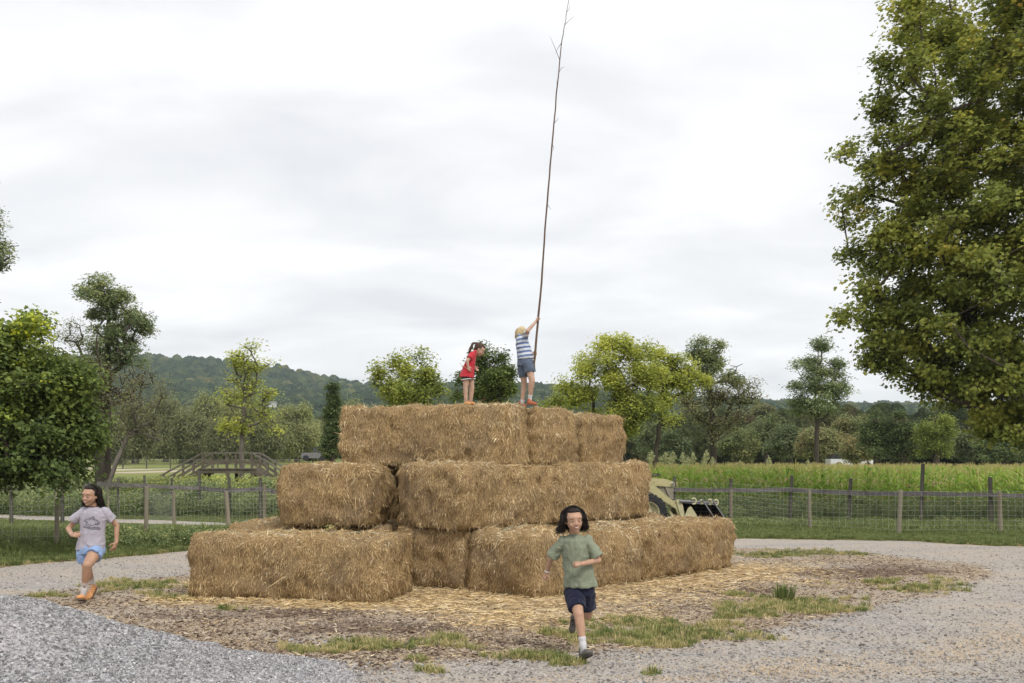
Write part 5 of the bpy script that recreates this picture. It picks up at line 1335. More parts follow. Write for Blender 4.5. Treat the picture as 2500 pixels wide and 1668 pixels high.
def organic(mb, name, mat, parent, voxel=.0055, smooth=3, wrinkle=0.0, wscale=(18, 18, 9), seed=0, decimate=None, axis=None, cut=None):
    me0 = mb.mesh('tmp'); o = bpy.data.objects.new('tmp', me0); COL.objects.link(o)
    m_ = o.modifiers.new('r', 'REMESH'); m_.mode = 'VOXEL'; m_.voxel_size = voxel; m_.use_smooth_shade = True
    if smooth: s_ = o.modifiers.new('s', 'SMOOTH'); s_.iterations = smooth; s_.factor = .5
    if decimate: d_ = o.modifiers.new('d', 'DECIMATE'); d_.ratio = decimate
    dg = bpy.context.evaluated_depsgraph_get(); dg.update()
    me = bpy.data.meshes.new_from_object(o.evaluated_get(dg)); me.name = name
    bpy.data.objects.remove(o); bpy.data.meshes.remove(me0)
    n = len(me.vertices); co = np.zeros(n * 3, np.float32); me.vertices.foreach_get('co', co); co = co.reshape(-1, 3)
    if wrinkle:
        nr = np.zeros(n * 3, np.float32); me.vertices.foreach_get('normal', nr); nr = nr.reshape(-1, 3)
        p_ = co * np.array(wscale); p_ = p_ + fbm(co * 9, seed + 1, 2)[:, None] * 1.2
        d = np.clip(1 - np.abs(fbm(p_, seed, 3)) * 3.2, -.25, 1)
        co = co + nr * (d * wrinkle)[:, None]; me.vertices.foreach_set('co', co.reshape(-1))
    if axis is not None:
        a, b = np.array(axis[0]), np.array(axis[1]); u = (b - a) / np.linalg.norm(b - a)
        at = me.attributes.new('axis', 'FLOAT', 'POINT'); at.data.foreach_set('value', ((co - a) @ u).astype(np.float32))
    me.materials.clear(); me.materials.append(mat)
    me.polygons.foreach_set('use_smooth', np.ones(len(me.polygons), dtype=bool)); me.update()
    return link(name, me, None, parent)

def head_frame(c, yaw, pitch, roll, h):
    M = Matrix.Rotation(R(yaw), 3, 'Z') @ Matrix.Rotation(R(roll), 3, 'Y') @ Matrix.Rotation(R(pitch), 3, 'X'); c = Vector(c)
    return (lambda x, y, z: c + M @ Vector((x, y, z)) * h), M, h
def head(b, fr):
    f, M, h = fr
    def E(c, r, rot=None): b.ell(f(*c), [k * h for k in r], M if rot is None else M @ rot, 20, 14)
    E((0, .06, .14), (.355, .43, .36)); E((0, -.06, -.10), (.305, .34, .34)); E((0, -.10, -.25), (.235, .25, .215))
    E((0, -.24, -.395), (.105, .095, .085)); E((.15, -.235, -.13), (.125, .12, .13)); E((-.15, -.235, -.13), (.125, .12, .13))
    E((0, -.30, .16), (.24, .10, .12)); E((0, -.345, .075), (.17, .05, .03))
    b.capsule(f(0, -.375, .03), f(0, -.45, -.105), .028 * h, .05 * h, 10); E((.05, -.405, -.115), (.035, .04, .03)); E((-.05, -.405, -.115), (.035, .04, .03))
    E((0, -.355, -.245), (.115, .06, .06)); E((0, -.385, -.225), (.09, .035, .022)); E((0, -.375, -.275), (.08, .035, .026))
    for s_ in (-1, 1):
        E((s_ * .345, .03, -.03), (.035, .075, .115), Matrix.Rotation(s_ * -.3, 3, 'Z')); E((s_ * .14, -.335, .018), (.075, .04, .045))
    return b
def face(root, fr, skin_dark, lids=True, smile=.0, teeth=True):
    f, M, h = fr
    MWh = bpy.data.materials.get('eye_white') or mat_noisy('eye_white', (.62, .60, .58), (.7, .68, .66), 5, .3, .5, bump=0)
    MIr = bpy.data.materials.get('dark_iris') or mat_noisy('dark_iris', (.03, .018, .012), (.05, .03, .02), 5, .15, .6, bump=0)
    MBr = bpy.data.materials.get('brow_hair') or mat_noisy('brow_hair', (.045, .03, .022), (.075, .05, .035), 30, .7, .2, bump=0)
    MLp = bpy.data.materials.get('lip_skin') or mat_noisy('lip_skin', (.36, .14, .11), (.44, .19, .15), 20, .45, .4, bump=0)
    for s_ in (-1, 1):
        e = MB().ell(f(s_ * .14, -.362, .015), (.052 * h, .020 * h, .015 * h), M).obj('eye', MWh, root, smooth=True)
        MB().ell(f(s_ * .14, -.379, .008), (.024 * h, .010 * h, .015 * h), M).obj('iris', MIr, e, smooth=True)
        MB().tube([f(s_ * .078, -.370, .012), f(s_ * .11, -.386, .028), f(s_ * .155, -.384, .030), f(s_ * .208, -.352, .010)], [.004 * h, .007 * h, .007 * h, .004 * h], 6).obj('eyelashes', MBr, root, smooth=True)
        MB().tube([f(s_ * .065, -.385, .105), f(s_ * .13, -.395, .135), f(s_ * .19, -.37, .125), f(s_ * .235, -.33, .095)], [.008 * h, .012 * h, .009 * h, .004 * h], 6, flat=.7).obj('eyebrow', MBr, root, smooth=True)
    lp = [f(x, -.425 + abs(x) * .42, -.245 + abs(x) ** 1.3 * smile) for x in (-.115, -.06, 0, .06, .115)]
    MB().tube([q + M @ Vector((0, 0, .018 * h)) for q in lp], [.006 * h, .014 * h, .012 * h, .014 * h, .006 * h], 7).obj('upper_lip', MLp, root, smooth=True)
    MB().tube([q - M @ Vector((0, 0, .030 * h)) * (1 if 0 < i < 4 else .2) for i, q in enumerate(lp)], [.006 * h, .015 * h, .018 * h, .015 * h, .006 * h], 7).obj('lower_lip', MLp, root, smooth=True)
    if teeth: MB().tube([q - M @ Vector((0, .002 * h, .006 * h)) for q in lp[1:4]], .017 * h, 6).obj('teeth', MWh, root, smooth=True)
    for s_ in (-1, 1): MB().ell(f(s_ * .022, -.478, -.145), (.012 * h, .008 * h, .007 * h), M).obj('nostril', MBr, root, smooth=True)

def hand(b, w_, d, n, side, s=1.0, curl=.35, spread=.12, thumb_out=.8):
    w_, d, n, side = Vector(w_), Vector(d).normalized(), Vector(n).normalized(), Vector(side).normalized()
    n = (n - d * n.dot(d)).normalized(); side = (side - d * side.dot(d) - n * side.dot(n)).normalized()
    for k in (-1.2, -.4, .4, 1.2):
        b.capsule(w_ + side * k * .005 * s, w_ + d * .058 * s + side * k * .013 * s, .0125 * s, .0105 * s, 10, 3)
    for i, (k, L) in enumerate(((1.35, .052), (.45, .060), (-.45, .056), (-1.35, .044))):
        p_ = w_ + d * (.060 - abs(k - .3) * .004) * s + side * k * .0135 * s; a = 0; dd = d + side * k * spread * .5
        for q, (lf, r0, r1) in enumerate(((.46, .0078, .0072), (.30, .0072, .0066), (.24, .0066, .0056))):
            a += curl * (.8 + .15 * q + .08 * i); v_ = (dd.normalized() * math.cos(a) + n * math.sin(a)).normalized(); q_ = p_ + v_ * L * lf * s
            b.capsule(p_, q_, r0 * s, r1 * s, 8, 3); p_ = q_
    p0 = w_ + d * .012 * s + side * .012 * s; p1 = p0 + (d * .5 + side * thumb_out + n * .35).normalized() * .030 * s; p2 = p1 + (d * .8 + side * .35 + n * (.3 + curl * .5)).normalized() * .024 * s; p3 = p2 + (d * .9 + side * .05 + n * (.3 + curl * .7)).normalized() * .018 * s
    b.capsule(p0, p1, .012 * s, .0095 * s, 8, 3); b.capsule(p1, p2, .009 * s, .0078 * s, 8, 3); b.capsule(p2, p3, .0078 * s, .006 * s, 8, 3)
def limb(b, pts, rad):
    """smooth tapering limb through joints, with muscle swell"""
    pts = [Vector(p) for p in pts]
    for i in range(len(pts) - 1):
        a, c = pts[i], pts[i + 1]; m_ = a.lerp(c, .38)
        rm = (rad[i] * .62 + rad[i + 1] * .38) * 1.06
        b.capsule(a, m_, rad[i], rm, 14); b.capsule(m_, c, rm, rad[i + 1], 14)
def shoe(root, heel, toe, up, s, mat, sole, lace=None, width=.036):
    """heel and toe at sole level; up = direction from the sole to the ankle"""
    h, t_, up = Vector(heel), Vector(toe), Vector(up); d = (t_ - h); L = d.length; d.normalize(); up = (up - d * up.dot(d)).normalized(); sd = d.cross(up)
    b = MB()
    M = Matrix((sd, d, up)).transposed()
    b.ell(h + d * L * .16 + up * .034 * s, (width * .86 * s, L * .17, .034 * s), M); b.ell(h + d * L * .45 + up * .032 * s, (width * .9 * s, L * .30, .036 * s), M)
    b.ell(h + d * L * .76 + up * .026 * s, (width * 1.02 * s, L * .25, .028 * s), M); b.capsule(h + d * L * .18 + up * .04 * s, h + d * L * .16 + up * .075 * s, .032 * s, .029 * s, 12)
    b.capsule(h + d * L * .3 + up * .05 * s, h + d * L * .62 + up * .035 * s, .026 * s, .022 * s, 10)
    o = organic(b, 'shoe', mat, root, .005, 2)
    q = MB(); V = []; n_ = 22
    for k in range(n_):
        a = 2 * math.pi * k / n_; y = math.sin(a); x = math.cos(a) * (1.0 if y > 0 else .82) * (1 - .10 * (abs(y) < .35))
        c = h + d * (L * .5 + y * L * .52) + sd * x * width * 1.04 * s
        V += [c - up * .004, c + up * .012 * s]
    q.add(V, [tuple(range(0, 2 * n_, 2))[::-1], tuple(range(1, 2 * n_, 2))] + [(2 * k, (2 * k + 2) % (2 * n_), (2 * k + 3) % (2 * n_), 2 * k + 1) for k in range(n_)])
    q.obj('sole', sole, o)
    if lace is not None:
        lc = MB()
        for k in range(4):
            c = h + d * L * (.36 + .09 * k) + up * (.078 - .008 * k) * s
            lc.tube([c - sd * .022 * s - up * .006, c + up * .004, c + sd * .022 * s - up * .006], .0032 * s, 5)
        c = h + d * L * .33 + up * .084 * s
        for g_ in (-1, 1): lc.tube([c, c + sd * g_ * .02 * s + up * .012 * s, c + sd * g_ * .03 * s, c + sd * g_ * .012 * s - up * .004], .003 * s, 5)
        lc.obj('laces', lace, o)
    return o
def sock(root, ank, kn, low, mat, L=.085, r=.034):
    a, k, lo = Vector(ank), Vector(kn), Vector(low); u = (k - a).normalized()
    b = MB(); b.tube([lo, a, a + u * L * .55, a + u * L, a + u * (L + .004)], [r * .95, r, r * 1.0, r * 1.10, r * 1.02], 16)
    for q in range(5): b.tube([a + u * (L * (.45 + q * .12)), a + u * (L * (.45 + q * .12) + .004)], r * 1.09, 16)
    return b.obj('sock', mat, root, smooth=True)
def sleeve(b, a, c, r0, r1, flat=.85, side=None):
    a, c = Vector(a), Vector(c); d = (c - a).normalized(); u = (Vector(side) if side else Vector((0, 1, 0))); u = (u - d * u.dot(d)).normalized(); v_ = d.cross(u)
    b.ell(a, (r0 * .95, r0 * .95, r0 * .95))
    b.loft([(a, u * r0, v_ * r0 * flat), (a.lerp(c, .5), u * (r0 + r1) / 2, v_ * (r0 + r1) / 2 * flat), (c, u * r1, v_ * r1 * flat)], 20)
def torso_secs(pt, rows, Yf, ratio, rightv=Vector((1, 0, 0)), front=Vector((0, -1, 0))):
    out = []
    for (py, cx, hw), dy, rt in zip(rows, Yf, ratio):
        c = pt(cx, py, dy); s_ = (Y0_[0] + dy) / FPX
        out.append((c, rightv * hw * s_, front * hw * s_ * rt))
    return out
Y0_ = [0]
def locks(b, fr, n, rs, start, flow, length, wave=.02, r=.010, seg=9, h_=1):
    f, M, h = fr
    for i in range(n):
        s_ = start(rs, i); p_ = f(*s_); out_ = (p_ - f(0, .05, .1)).normalized(); d = out_.copy(); L = length(rs, s_); ph = rs.uniform(0, 6.28); wv = wave * rs.uniform(.5, 1.4); fq = rs.uniform(1.2, 2.4)
        pts, rad = [], []; side = out_.orthogonal().normalized()
        for q in range(seg + 1):
            t_ = q / seg; pts.append(p_ + side * wv * math.sin(ph + t_ * 6.28 * fq) * t_ + d.cross(side).normalized() * wv * math.cos(ph + t_ * 6.28 * fq) * t_)
            rad.append(r * (1 - t_ ** 2 * .85) * rs.uniform(.8, 1.1))
            d = (d * .52 + flow(rs, s_, t_, out_) * .48); d.normalize(); p_ = p_ + d * L / seg
        b.tube(pts, rad, 5, flat=.55)

def hairdo(b, fr, n, rs, hang, flare, wave, r, vol, open_=.30, part=0.0):
    """locks that lie on the scalp from the crown and hang free below it"""
    f, M, h = fr
    for i in range(n):
        az = rs.uniform(-open_, math.pi + open_); side = math.cos(az); ph0 = rs.uniform(.05, 1.1) if i % 4 else rs.uniform(0, .2)
        v_ = rs.uniform(.0, vol); wv = wave * rs.uniform(.4, 1.5); p1, p2 = rs.uniform(0, 6.28, 2); fq = rs.uniform(1.0, 2.2); Lh = hang(rs, side); fl = flare(rs, side)
        frontal = max(0, -math.sin(az) + .25)          # locks beside the face start higher and sweep back first
        pts, rad = [], []; K1, K2 = 7, 8
        for q in range(K1 + 1):
            t_ = q / K1; ph = ph0 + (1.62 - ph0) * t_; a2 = az + (math.pi / 2 - az) * 0.0 + frontal * .5 * math.sin(t_ * math.pi) * (1 if side > 0 else -1)
            R1 = 1 + v_ * math.sin(min(ph, 1.6)) + .02
            pts.append((math.cos(a2) * math.sin(ph) * .385 * R1 + part * (1 - t_), .07 + math.sin(a2) * math.sin(ph) * .45 * R1, .14 + math.cos(ph) * .40 * (1 + v_ * .5)))
        last = np.array(pts[-1]); d = np.array([0, 0, -1.0])
        for q in range(1, K2 + 1):
            t_ = q / K2; st = Lh / K2
            last = last + (np.array([0, 0, -1.0]) * (1 - .35 * abs(fl[0]) * t_) + np.array(fl) * math.sin(t_ * 2.4)) * st
            pts.append(tuple(last + np.array([math.sin(p1 + t_ * 6.28 * fq), math.cos(p2 + t_ * 6.28 * fq), 0]) * wv * min(1, t_ * 1.5)))
        N_ = len(pts)
        rad = [r * (.7 + .3 * min(1, k / 4)) * (1 - max(0, (k - K1) / K2) ** 2 * .8) * h for k in range(N_)]
        jit = rs.normal(0, .006, (N_, 3))
        b.tube([f(*(np.array(q_) + j_)) for q_, j_ in zip(pts, jit)], rad, 5, flat=.6)

SOCK = mat_cloth('white_sock', (.62, .61, .62), .06); WHT = mat_noisy('white_band', (.75, .75, .74), (.82, .82, .8), 8, .6, bump=0)
# ------------------------------------------------------------------ child in the green shirt
YA = 9.05; Y0_[0] = YA; ra = P(1421, 1612, 8.95)
kid = thing('person', (ra.x, ra.y, 0), 'child with dark flying curls running in sage green t-shirt and navy shorts', 'child')
pt = lambda px, py, dy=0.0: P(px, py, YA + dy) - Vector((ra.x, ra.y, 0))
sk = mat_skin('warm_tan_skin', (.46, .275, .185))
hf = head_frame(pt(1401.5, 1271, -.05), 10, 4, -4, .215)
b = MB(); head(b, hf)
b.capsule(hf[0](0, .09, -.25), pt(1402, 1312, .03), .043, .048, 14)
b.loft(torso_secs(pt, [(1314, 1402, 17), (1324, 1403, 25), (1360, 1408, 26), (1400, 1412, 27), (1440, 1416, 29), (1455, 1417, 22)], [.03, .03, .05, .07, .10, .10], [.5, .6, .65, .65, .65, .6]))
sR, eR, wR = pt(1370, 1324, .02), pt(1343, 1369, .16), pt(1335, 1399, .19)
sL, eL, wL = pt(1437, 1322, .02), pt(1461, 1368, .03), pt(1420, 1377, -.15)
limb(b, [sR, eR, wR], [.028, .028, .0205]); limb(b, [sL, eL, wL], [.028, .028, .021])
hand(b, wR, (-.45, .1, -.9), (.7, .55, -.2), (.5, -.8, .2), .95, .75)
hand(b, wL, (-.95, -.25, -.05), (.1, .9, -.5), (-.1, .3, .95), .98, 1.15, thumb_out=.5)
hR, kR, aR = pt(1400, 1443, .10), pt(1413, 1501, -.11), pt(1423, 1571, -.17)
hL, kL, aL = pt(1431, 1443, .10), pt(1434, 1502, .24), pt(1403, 1499, .46)
limb(b, [hR, kR, aR], [.070, .046, .029]); b.ell(kR + Vector((0, -.012, 0)), (.040, .038, .045)); b.capsule(kR.lerp(aR, .12) + Vector((0, .012, 0)), kR.lerp(aR, .5) + Vector((0, .012, 0)), .044, .038)
limb(b, [hL, kL, aL], [.070, .046, .029]); b.capsule(kL.lerp(aL, .15), kL.lerp(aL, .5), .044, .036)
b.capsule(aR, pt(1425, 1592, -.18), .029, .03); b.capsule(aL, pt(1399, 1508, .50), .028, .028)
organic(b, 'body', sk, kid, .005, 3, decimate=.5)
face(kid, hf, None, smile=.28)
green = mat_cloth('sage_cotton', (.235, .262, .19), .10)
b = MB(); b.loft(torso_secs(pt, [(1306, 1402, 15), (1309, 1402, 19), (1313, 1402, 26), (1319, 1403, 32.5), (1332, 1404, 34.5), (1360, 1408, 33), (1395, 1412, 35.5), (1418, 1416, 38), (1431, 1418, 40)], [.02, .02, .02, .02, .03, .05, .07, .09, .10], [.9, .8, .72, .68, .68, .74, .80, .82, .84]))
sleeve(b, pt(1374, 1322, .02), pt(1350, 1356, .11), .050, .066, .80)
sleeve(b, pt(1434, 1320, .02), pt(1459, 1358, .02), .050, .072, .80)
organic(b, 'shirt', green, kid, .0055, 2, wrinkle=.012, wscale=(8, 8, 5), seed=3, decimate=.5)
rib = MB(); rp0 = pt(1402, 1308.5, .015); rib.tube([rp0 + Vector((math.cos(a) * .060, math.sin(a) * .056, .004 - .012 * math.sin(-a + 0) * -1)) for a in np.linspace(0, 6.283, 22)], .0055, 6, False); rib.obj('collar', green, kid, smooth=True)
navy = mat_cloth('navy_cotton', (.015, .017, .038), .10)
b = MB(); b.loft(torso_secs(pt, [(1424, 1415, 31), (1436, 1416, 33), (1452, 1416, 33)], [.09, .10, .09], [.72, .75, .72]))
sleeve(b, hR.lerp(kR, .02), hR.lerp(kR, .74), .088, .078, 1.0); sleeve(b, hL.lerp(kL, .02), hL.lerp(kL, .70), .084, .078, 1.0)
organic(b, 'shorts', navy, kid, .0055, 2, wrinkle=.009, wscale=(10, 10, 6), seed=5, decimate=.5)
shm = mat_noisy('grey_canvas', (.10, .092, .085), (.17, .155, .14), 40, .85, .2, bump=.3, bd=.003); som = mat_noisy('dark_sole', (.035, .03, .028), (.07, .06, .055), 12, .8, .3, bump=.1); lcm = mat_noisy('dark_lace', (.03, .03, .03), (.05, .05, .05), 8, bump=0); solew = mat_noisy('pale_sole', (.40, .38, .34), (.5, .48, .44), 12, bump=0)
sock(kid, aR, kR, pt(1425, 1596, -.19), SOCK, .055, .032)
shoe(kid, pt(1421, 1612, -.12), pt(1443, 1598, -.335), (.05, -.35, .93), 1.05, shm, som, lcm, .038)
shoe(kid, pt(1401, 1500, .53), pt(1396, 1546, .50), (-.05, -.95, .1), 1.0, shm, som, lcm, .034)
wb = MB(); u = (eR - wR).normalized(); wb.tube([wR + u * .012, wR + u * .024], .0235, 16, False).obj('wristband', WHT, kid)
# a wisp of straw held in the trailing hand
sw = MB(); hc = wR + Vector((-.01, 0, -.055))
for i in range(9): d_ = Vector((rng.normal(.3, .3), rng.normal(0, .3), rng.normal(.8, .2))).normalized(); sw.tube([hc - d_ * .03, hc + d_ * .05], .002, 4)
M_FL = mat_noisy('dry_straw', (.40, .29, .16), (.58, .45, .27), 20, bump=0); o_ = sw.obj('straw_wisp', M_FL, None); o_.location = (ra.x, ra.y, 0); o_['label'] = 'small wisp of straw in the trailing hand of the running child in green'; o_['category'] = 'straw'
hrm = mat_hair('black_brown_hair', (.016, .011, .009))
b = MB(); f, M, h = hf
b.ell(f(0, .15, .185), (.39 * h, .41 * h, .375 * h), M); b.ell(f(0, .24, -.02), (.33 * h, .27 * h, .34 * h), M); b.ell(f(.0, -.05, .41), (.27 * h, .22 * h, .11 * h), M)
for s_ in (-1, 1): b.ell(f(s_ * .32, .10, .10), (.08 * h, .22 * h, .24 * h), M)
hp_ = organic(b, 'hair', hrm, kid, .006, 2, wrinkle=.004, wscale=(30, 30, 14), seed=6)
rs = np.random.RandomState(4)
b = MB(); hairdo(b, hf, 760, rs, lambda rs, s_: rs.uniform(.42, .78), lambda rs, s_: ((-.42 if s_ < -.1 else (.20 if s_ > .1 else -.1)) * rs.uniform(.0, 1.2), rs.uniform(-.1, .4), rs.uniform(-.1, .2)), .060, .026, .42, .16, -.04)
lo = b.obj('hair_locks', hrm, kid, smooth=True)

# ------------------------------------------------------------------ girl at the left
YB_ = 12.6; Y0_[0] = YB_; rb_ = P(208, 1466, 12.6)
girl = thing('person', (rb_.x, rb_.y, 0), 'smiling girl running in lilac grey t-shirt, pale blue shorts and orange shoes', 'child')
pt = lambda px, py, dy=0.0: P(px, py, YB_ + dy) - Vector((rb_.x, rb_.y, 0))
hf = head_frame(pt(220, 1211, -.05), -16, 6, 3, .245)
b = MB(); head(b, hf)
b.capsule(hf[0](0, .09, -.25), pt(231, 1242, .02), .046, .052, 14)
b.loft(torso_secs(pt, [(1242, 231, 18), (1252, 231, 27), (1280, 229, 27), (1310, 225, 25), (1338, 221, 29), (1352, 221, 22)], [.02] * 6, [.6] * 6))
sR, eR, wR = pt(202, 1251, 0), pt(167, 1291, .02), pt(176, 1307, -.14)
sL, eL, wL = pt(259, 1250, 0), pt(285, 1284, .10), pt(284, 1325, .06)
limb(b, [sR, eR, wR], [.032, .033, .024]); limb(b, [sL, eL, wL], [.032, .033, .024])
hand(b, wR, (.75, -.5, .1), (.3, .8, -.4), (.1, -.2, .95), 1.15, .5); hand(b, wL, (-.35, -.15, -.9), (-.75, .5, .2), (-.2, -.9, .1), 1.2, .38)
hR, kR, aR = pt(206, 1345, 0), pt(211, 1382, .06), pt(224, 1420, .24)
hL, kL, aL = pt(237, 1343, 0), pt(213, 1380, -.24), pt(206, 1436, -.16)
limb(b, [hR, kR, aR], [.080, .054, .034]); b.capsule(kR.lerp(aR, .15), kR.lerp(aR, .45), .052, .046)
limb(b, [hL, kL, aL], [.088, .057, .034]); b.capsule(kL.lerp(aL, .12) + Vector((0, .02, 0)), kL.lerp(aL, .48) + Vector((.004, .02, 0)), .053, .047); b.ell(kL + Vector((0, -.012, 0)), (.05, .045, .055))
b.capsule(aL, pt(202, 1452, -.18), .033, .033)
organic(b, 'body', sk, girl, .0058, 3, decimate=.5)
face(girl, hf, None, smile=.42)
lil = mat_cloth('lilac_heather', (.40, .375, .43), .10)
rows_ = [(1239, 231, 14), (1242, 230.5, 20), (1246, 230, 26), (1252, 230, 31), (1265, 230, 33), (1290, 227, 30), (1312, 224, 30.5), (1330, 222, 33), (1341, 220, 33.5)]
b = MB(); b.loft(torso_secs(pt, rows_, [0, 0, 0, 0, .0, .0, .0, .0, 0], [.85, .75, .65, .62, .60, .62, .66, .68, .68]))
sleeve(b, pt(206, 1250, 0), pt(180, 1269, .01), .058, .072, .85)
sleeve(b, pt(256, 1249, .0), pt(274, 1269, .06), .058, .074, .85)
shirt = organic(b, 'shirt', lil, girl, .006, 2, wrinkle=.011, wscale=(6, 6, 5), seed=13, decimate=.5)
rib = MB(); c0 = pt(231, 1242, .0); rib.tube([c0 + Vector((math.cos(a) * .082, math.sin(a) * .066, .012 * math.sin(a) - (.022 if math.sin(a) < 0 else 0) * abs(math.sin(a)))) for a in np.linspace(0, 6.283, 24)], .006, 6, False); rib.obj('collar', lil, girl, smooth=True)
# printed line drawing on the chest, laid on the cloth
bv = BVHTree.FromPolygons([v.co[:] for v in shirt.data.vertices], [tuple(p_.vertices) for p_ in shirt.data.polygons])
def onshirt(cx, cy):
    q = pt(120 + cx / 4.481, 1150 + cy / 4.481, -.5); h_ = bv.ray_cast(q, (pt(120 + cx / 4.481, 1150 + cy / 4.481, 0) - q).normalized())
    return (h_[0] + Vector((0, -.003, 0))) if h_[0] is not None else None
pr = MB()
LN = [[(385, 552), (410, 522), (428, 532), (480, 497), (505, 528), (520, 535), (548, 560)], [(435, 540), (470, 520), (482, 535), (500, 528)], [(480, 497), (488, 540)], [(400, 560), (440, 592), (470, 600), (505, 580), (530, 590), (556, 572)], [(490, 548), (525, 542), (552, 566)], [(392, 582), (420, 600), (470, 628)], [(375, 600), (400, 618), (560, 632)], [(372, 610), (470, 640), (565, 640)], [(392, 530), (388, 552), (398, 552), (392, 530)], [(412, 540), (407, 565), (419, 565), (412, 540)], [(510, 565), (506, 585), (516, 585), (510, 565)], [(530, 560), (524, 584), (538, 584), (530, 560)], [(547, 562), (542, 582), (553, 582), (547, 562)], [(440, 502), (437, 512)], [(518, 486), (522, 492)], [(455, 585), (452, 590)]]
LN += [[(x, 618), (x + 5, 618)] for x in range(470, 556, 12)] + [[(x, 626), (x + 1, 612)] for x in range(475, 550, 17)]
for ln in LN:
    P3 = []
    for (a0, b0), (a1, b1) in zip(ln[:-1], ln[1:]):
        k = max(1, int(math.hypot(a1 - a0, b1 - b0) / 8))
        for j in range(k): P3.append(onshirt(a0 + (a1 - a0) * j / k, b0 + (b1 - b0) * j / k))
    P3.append(onshirt(*ln[-1])); P3 = [q for q in P3 if q is not None]
    if len(P3) > 1: pr.tube(P3, .0021, 4)
pr.obj('chest_print', mat_noisy('dark_print', (.05, .05, .08), (.08, .08, .11), 10, bump=0), girl)
blu = mat_cloth('pale_blue_denim', (.26, .37, .60), .12)
b = MB(); b.loft(torso_secs(pt, [(1326, 221, 30), (1338, 221, 32.5), (1352, 221, 32)], [0, 0, 0], [.66, .7, .7]))
sleeve(b, hL.lerp(kL, .0), hL.lerp(kL, .40), .102, .112, .92); sleeve(b, hR, hR.lerp(kR, .66), .096, .100, 1.0)
organic(b, 'shorts', blu, girl, .006, 2, wrinkle=.010, wscale=(8, 8, 7), seed=15, decimate=.5)
org = mat_noisy('orange_canvas', (.60, .27, .10), (.70, .36, .16), 30, .85, .2, bump=.3, bd=.003); gum = mat_noisy('gum_sole', (.10, .07, .05), (.16, .11, .08), 12, bump=.1)
sock(girl, aL, kL, pt(202, 1455, -.2), SOCK, .10, .038); sock(girl, aR, kR, pt(228, 1430, .27), SOCK, .12, .038)
shoe(girl, pt(209, 1468, -.11), pt(191, 1464, -.33), (-.05, -.3, .95), 1.2, org, gum, WHT, .038)
shoe(girl, pt(236, 1432, .33), pt(216, 1468, .13), (-.25, -.78, .35), 1.2, org, gum, WHT, .038)
u = (eR - wR).normalized(); MB().tube([wR + u * .015, wR + u * .024], .027, 16, False).obj('wristband', WHT, girl)
ck_ = MB(); c0 = pt(229.5, 1236.5, .0); ck_.tube([c0 + Vector((math.cos(a) * .055, math.sin(a) * .052 + .004, .01 * math.sin(a) + .006)) for a in np.linspace(0, 6.283, 20)], .005, 6, False); ck_.obj('choker', som, girl, smooth=True)
b = MB(); f, M, h = hf
b.ell(f(0, .15, .185), (.39 * h, .41 * h, .375 * h), M); b.ell(f(0, .25, -.06), (.34 * h, .25 * h, .38 * h), M); b.ell(f(.0, -.04, .415), (.27 * h, .22 * h, .11 * h), M)
for s_ in (-1, 1): b.ell(f(s_ * .32, .12, .12), (.07 * h, .20 * h, .24 * h), M)
organic(b, 'hair', hrm, girl, .006, 2, wrinkle=.003, wscale=(30, 30, 10), seed=16)
def st2(rs, i):
    if i % 4 == 0: a = rs.uniform(0, 6.28); q = rs.uniform(.0, .26); return (math.cos(a) * q * .95, .07 + math.sin(a) * q * 1.15, .485 - q * .5)
    a = rs.uniform(-.15, math.pi + .15); z = rs.uniform(-.15, .45); q = math.sqrt(max(.0, 1 - ((z - .14) / .40) ** 2))
    return (math.cos(a) * .37 * q, .06 + math.sin(a) * .43 * q, z)
def fl2(rs, s_, t_, out_):
    if s_[2] > .34: return Vector(((1.0 if s_[0] > .0 else -1.0) * (1.0 - .95 * t_), .45 - .2 * t_, .1 - 1.3 * t_)).normalized()
    return Vector((out_.x * .35 + (.02 if s_[0] > 0 else -.12), .30, -1.0 + .15 * t_)).normalized()
b = MB(); hairdo(b, hf, 700, np.random.RandomState(8), lambda rs, s_: rs.uniform(.55, .82), lambda rs, s_: (s_ * .16 * rs.uniform(.0, 1.3), rs.uniform(.0, .3), 0), .034, .024, .27, .10, .06); b.obj('hair_locks', hrm, girl, smooth=True)

# ------------------------------------------------------------------ girl in red on top of the stack
YC = 15.35; Y0_[0] = YC; zt_ = 2.61; rc = Vector((-.68, YC, zt_))
red = thing('person', rc, 'small girl with ponytail in long red t-shirt, standing on the top bale looking down', 'child')
pt = lambda px, py, dy=0.0: P(px, py, YC + dy) - rc
sk2 = mat_skin('light_skin', (.50, .33, .245))
hf = head_frame(pt(1171, 854, 0), 84, 34, 0, .195)
b = MB(); head(b, hf); b.capsule(hf[0](0, .10, -.22), pt(1156, 864, 0), .036, .044, 12)
b.loft([(pt(1154, 862), Vector((.03, 0, .03)), Vector((0, .07, 0))), (pt(1150, 873), Vector((.06, 0, .02)), Vector((0, .09, 0))), (pt(1144, 895), Vector((.065, 0, 0)), Vector((0, .085, 0))), (pt(1141, 918), Vector((.075, 0, 0)), Vector((0, .09, 0)))])
limb(b, [pt(1152, 868, -.09), pt(1140.5, 881, -.14), pt(1142.5, 895, -.13)], [.030, .025, .018]); hand(b, pt(1142.5, 895, -.13), (.35, -.1, -.9), (.3, .9, 0), (.9, -.2, .3), .85, .4)
limb(b, [pt(1154, 868, .09), pt(1152, 884, .14), pt(1160, 896, .12)], [.030, .025, .018]); hand(b, pt(1160, 896, .12), (.5, -.1, -.8), (.3, -.9, 0), (.9, .2, .3), .85, .4)
f1 = [pt(1139, 915, -.055), pt(1136.5, 948, -.06), pt(1137.5, 984, -.05)]; f2 = [pt(1147, 915, .055), pt(1152, 947, .04), pt(1148.5, 984, .05)]
